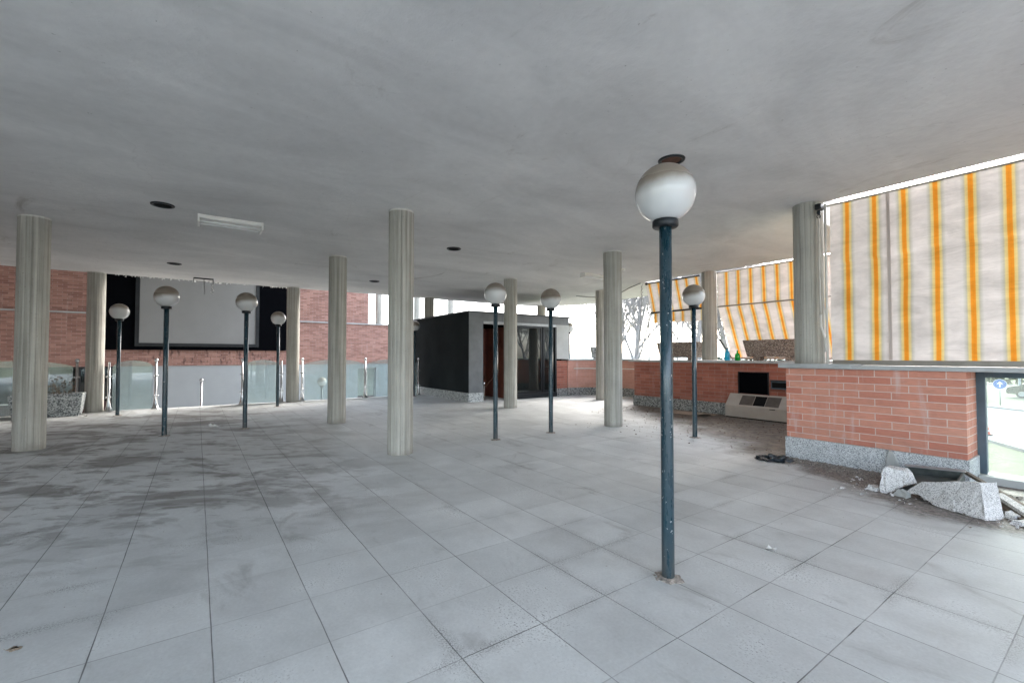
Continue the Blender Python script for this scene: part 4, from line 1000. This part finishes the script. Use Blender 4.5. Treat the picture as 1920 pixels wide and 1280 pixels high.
# keep-direction sign: blue disc, white arrow
sx, sy = -5.465, 42.09
t = thing('road_sign', 'round blue road sign with white arrow on the grass strip outside the window', 'sign', (sx, sy, GROUND))
bm = new(); tube(bm, [(sx, sy, GROUND), (sx, sy, -.25)], .03, 10); obj('pole', bm, 'galvanised', t)
vd = Vector((sx, sy, 0)).normalized(); ud = Vector((-vd.y, vd.x, 0)); c = Vector((sx, sy, -.56))-vd*.05
def disc(r, off, th, n=40):
    bm = new(); A = [bm.verts.new(c-vd*off+ud*(-1)*r*math.cos(2*PI*k/n)+Vector((0, 0, 1))*r*math.sin(2*PI*k/n)) for k in range(n)]
    f = bm.faces.new(A); rr = bmesh.ops.extrude_face_region(bm, geom=[f]); bmesh.ops.translate(bm, vec=vd*th, verts=[v for v in rr['geom'] if isinstance(v, bmesh.types.BMVert)]); return bm
obj('rim', disc(.32, 0, .01), 'sign_white', t); obj('disc', disc(.295, .008, .006), 'sign_blue', t)
bm = new(); A = [bm.verts.new(c-vd*.016+ud*(-x)+Vector((0, 0, z))) for x, z in ((-.035, -.19), (.035, -.19), (.035, .03), (.12, -.04), (.12, .06), (0, .19), (-.12, .06), (-.12, -.04), (-.035, .03))]
f = bm.faces.new(A); rr = bmesh.ops.extrude_face_region(bm, geom=[f]); bmesh.ops.translate(bm, vec=vd*.005, verts=[v for v in rr['geom'] if isinstance(v, bmesh.types.BMVert)]); obj('arrow', bm, 'sign_white', t)
bm = new(); lathe(bm, [(.09, 0), (.09, .3), (.07, .35), (.055, 8.5), (0, 8.5)], 14, (-5.6, 51.0, GROUND)); tag(obj('street_pole', bm, 'galvanised'), 'slim grey pole outside, right of the blue road sign', 'pole')
cx, cy = -3.62, 25.95
cx, cy = -3.72, 25.87
t = thing('traffic_cone', 'small red orange traffic cone at the road edge outside the window', 'cone', (cx, cy, GROUND))
bm = new(); lathe(bm, [(.11, .03), (.08, .05), (.02, .34), (0, .34)], 20, (cx, cy, GROUND)); obj('cone', bm, 'cone_orange', t)
bm = new(); box(bm, cx-.13, cx+.13, cy-.13, cy+.13, GROUND-.01, GROUND+.03, .01); obj('base', bm, 'rubber', t)
bm = new(); lathe(bm, [(.064, .14), (.05, .2)], 20, (cx, cy, GROUND)); obj('band', bm, 'sign_white', t)
# parked car past the second kerb
cx, cy, cz = -4.1, 51.2, GROUND
t = thing('parked_car', 'dark car beyond the grass strip, cut by the right edge of the photo', 'car', (cx, cy, cz))
def side(poly, y0, y1, inset=0.0):
    bm = new(); A = [bm.verts.new((cx+x, cy+y0, cz+z)) for x, z in poly]; B = [bm.verts.new((cx+x, cy+y1, cz+z)) for x, z in poly]
    n = len(poly); bm.faces.new(A); bm.faces.new(B[::-1])
    for i in range(n): bm.faces.new((A[i], A[(i+1) % n], B[(i+1) % n], B[i]))
    bmesh.ops.bevel(bm, geom=bm.edges[:], offset=.05, segments=2, affect='EDGES'); return bm
obj('body', side([(-2.1, .28), (2.1, .28), (2.15, .75), (1.95, .92), (1.3, .96), (.7, 1.42), (-.5, 1.45), (-1.15, .98), (-2.0, .82), (-2.15, .6)], -.85, .85), 'car_paint', t)
for sy_ in (-.86, .86):
    bm = new(); A = [bm.verts.new((cx+x, cy+sy_, cz+z)) for x, z in ((-1.0, .98), (1.1, .98), (.62, 1.36), (-.45, 1.38))]; f = bm.faces.new(A); rr = bmesh.ops.extrude_face_region(bm, geom=[f]); bmesh.ops.translate(bm, vec=(0, -.012*(1 if sy_ > 0 else -1), 0), verts=[v for v in rr['geom'] if isinstance(v, bmesh.types.BMVert)]); obj('window', bm, 'dark_glass', t)
for wx in (-1.32, 1.32):
    for wy in (-.8, .8):
        bm = new(); tube(bm, [(cx+wx, cy+wy-.1, cz+.31), (cx+wx, cy+wy+.1, cz+.31)], .31, 24); w = obj('wheel', bm, 'rubber', t)
        bm = new(); tube(bm, [(cx+wx, cy+wy-.105, cz+.31), (cx+wx, cy+wy+.105, cz+.31)], .19, 20); obj('rim', bm, 'galvanised', w)
# far hedge
def hedge(name, x0, x1, y, h, label, seed):
    rp = random.Random(seed); bm = new()
    for i in range(5200):
        c = Vector((rp.uniform(x0, x1), y+rp.gauss(0, .8), GROUND+abs(rp.betavariate(1.6, 1.8))*h)); d = Vector([rp.gauss(0, 1) for _ in range(3)]).normalized(); e = d.orthogonal().normalized(); s = rp.uniform(.12, .32)
        bm.faces.new([bm.verts.new(c-d*s), bm.verts.new(c+e*s), bm.verts.new(c+d*s), bm.verts.new(c-e*s)])
    tag(obj(name, bm, 'hedge_leaf', loc=((x0+x1)/2, y, GROUND)), label, 'hedge')
hedge('hedge', -45, 25, 74, 3.0, 'long dark hedge along the far side of the roads', 4)

# ------------------------------------------------------------------ camera, light
cam = bpy.data.cameras.new('camera'); co = bpy.data.objects.new('camera', cam); COL.objects.link(co)
cam.sensor_width = 36; cam.lens = 838/1920*36; cam.shift_y = 6.52/1920; cam.clip_start = .05; cam.clip_end = 3000
co.location = (0, 0, 1.25); co.rotation_euler = (R(90+1.4), 0, R(54.85)); S.camera = co

W = bpy.data.worlds.new('World'); S.world = W; W.use_nodes = True
wt = W.node_tree; bg = wt.nodes['Background']
sky = wt.nodes.new('ShaderNodeTexSky'); sky.sky_type = 'NISHITA'; sky.sun_disc = False
SUN_EL, SUN_AZ = R(36), R(-15)       # azimuth measured from +y towards +x
sky.sun_elevation = SUN_EL; sky.sun_rotation = SUN_AZ; sky.air_density = 1.0; sky.dust_density = 2.5; sky.ozone_density = 1.0
grey = wt.nodes.new('ShaderNodeRGBToBW'); mx = wt.nodes.new('ShaderNodeMix'); mx.data_type = 'RGBA'; mx.inputs[0].default_value = .5   # overcast: less blue
wt.links.new(sky.outputs[0], grey.inputs[0]); wt.links.new(sky.outputs[0], mx.inputs[6]); wt.links.new(grey.outputs[0], mx.inputs[7]); wt.links.new(mx.outputs[2], bg.inputs[0]); bg.inputs[1].default_value = .15
sl_ = bpy.data.lights.new('sun', 'SUN'); so = bpy.data.objects.new('sun', sl_); COL.objects.link(so)
sl_.energy = .8; sl_.angle = R(40); sl_.color = (1, .96, .91)
d = Vector((math.sin(SUN_AZ)*math.cos(SUN_EL), math.cos(SUN_AZ)*math.cos(SUN_EL), math.sin(SUN_EL)))
so.rotation_euler = d.to_track_quat('Z', 'Y').to_euler()

S.view_settings.view_transform = 'Standard'; S.view_settings.look = 'None'; S.view_settings.gamma = 1
S.view_settings.exposure = 3.23
S.render.engine = 'CYCLES'
S.cycles.use_denoising = True
S.cycles.max_bounces = 14; S.cycles.diffuse_bounces = 8; S.cycles.glossy_bounces = 5; S.cycles.transparent_max_bounces = 16
S.cycles.sample_clamp_indirect = 8
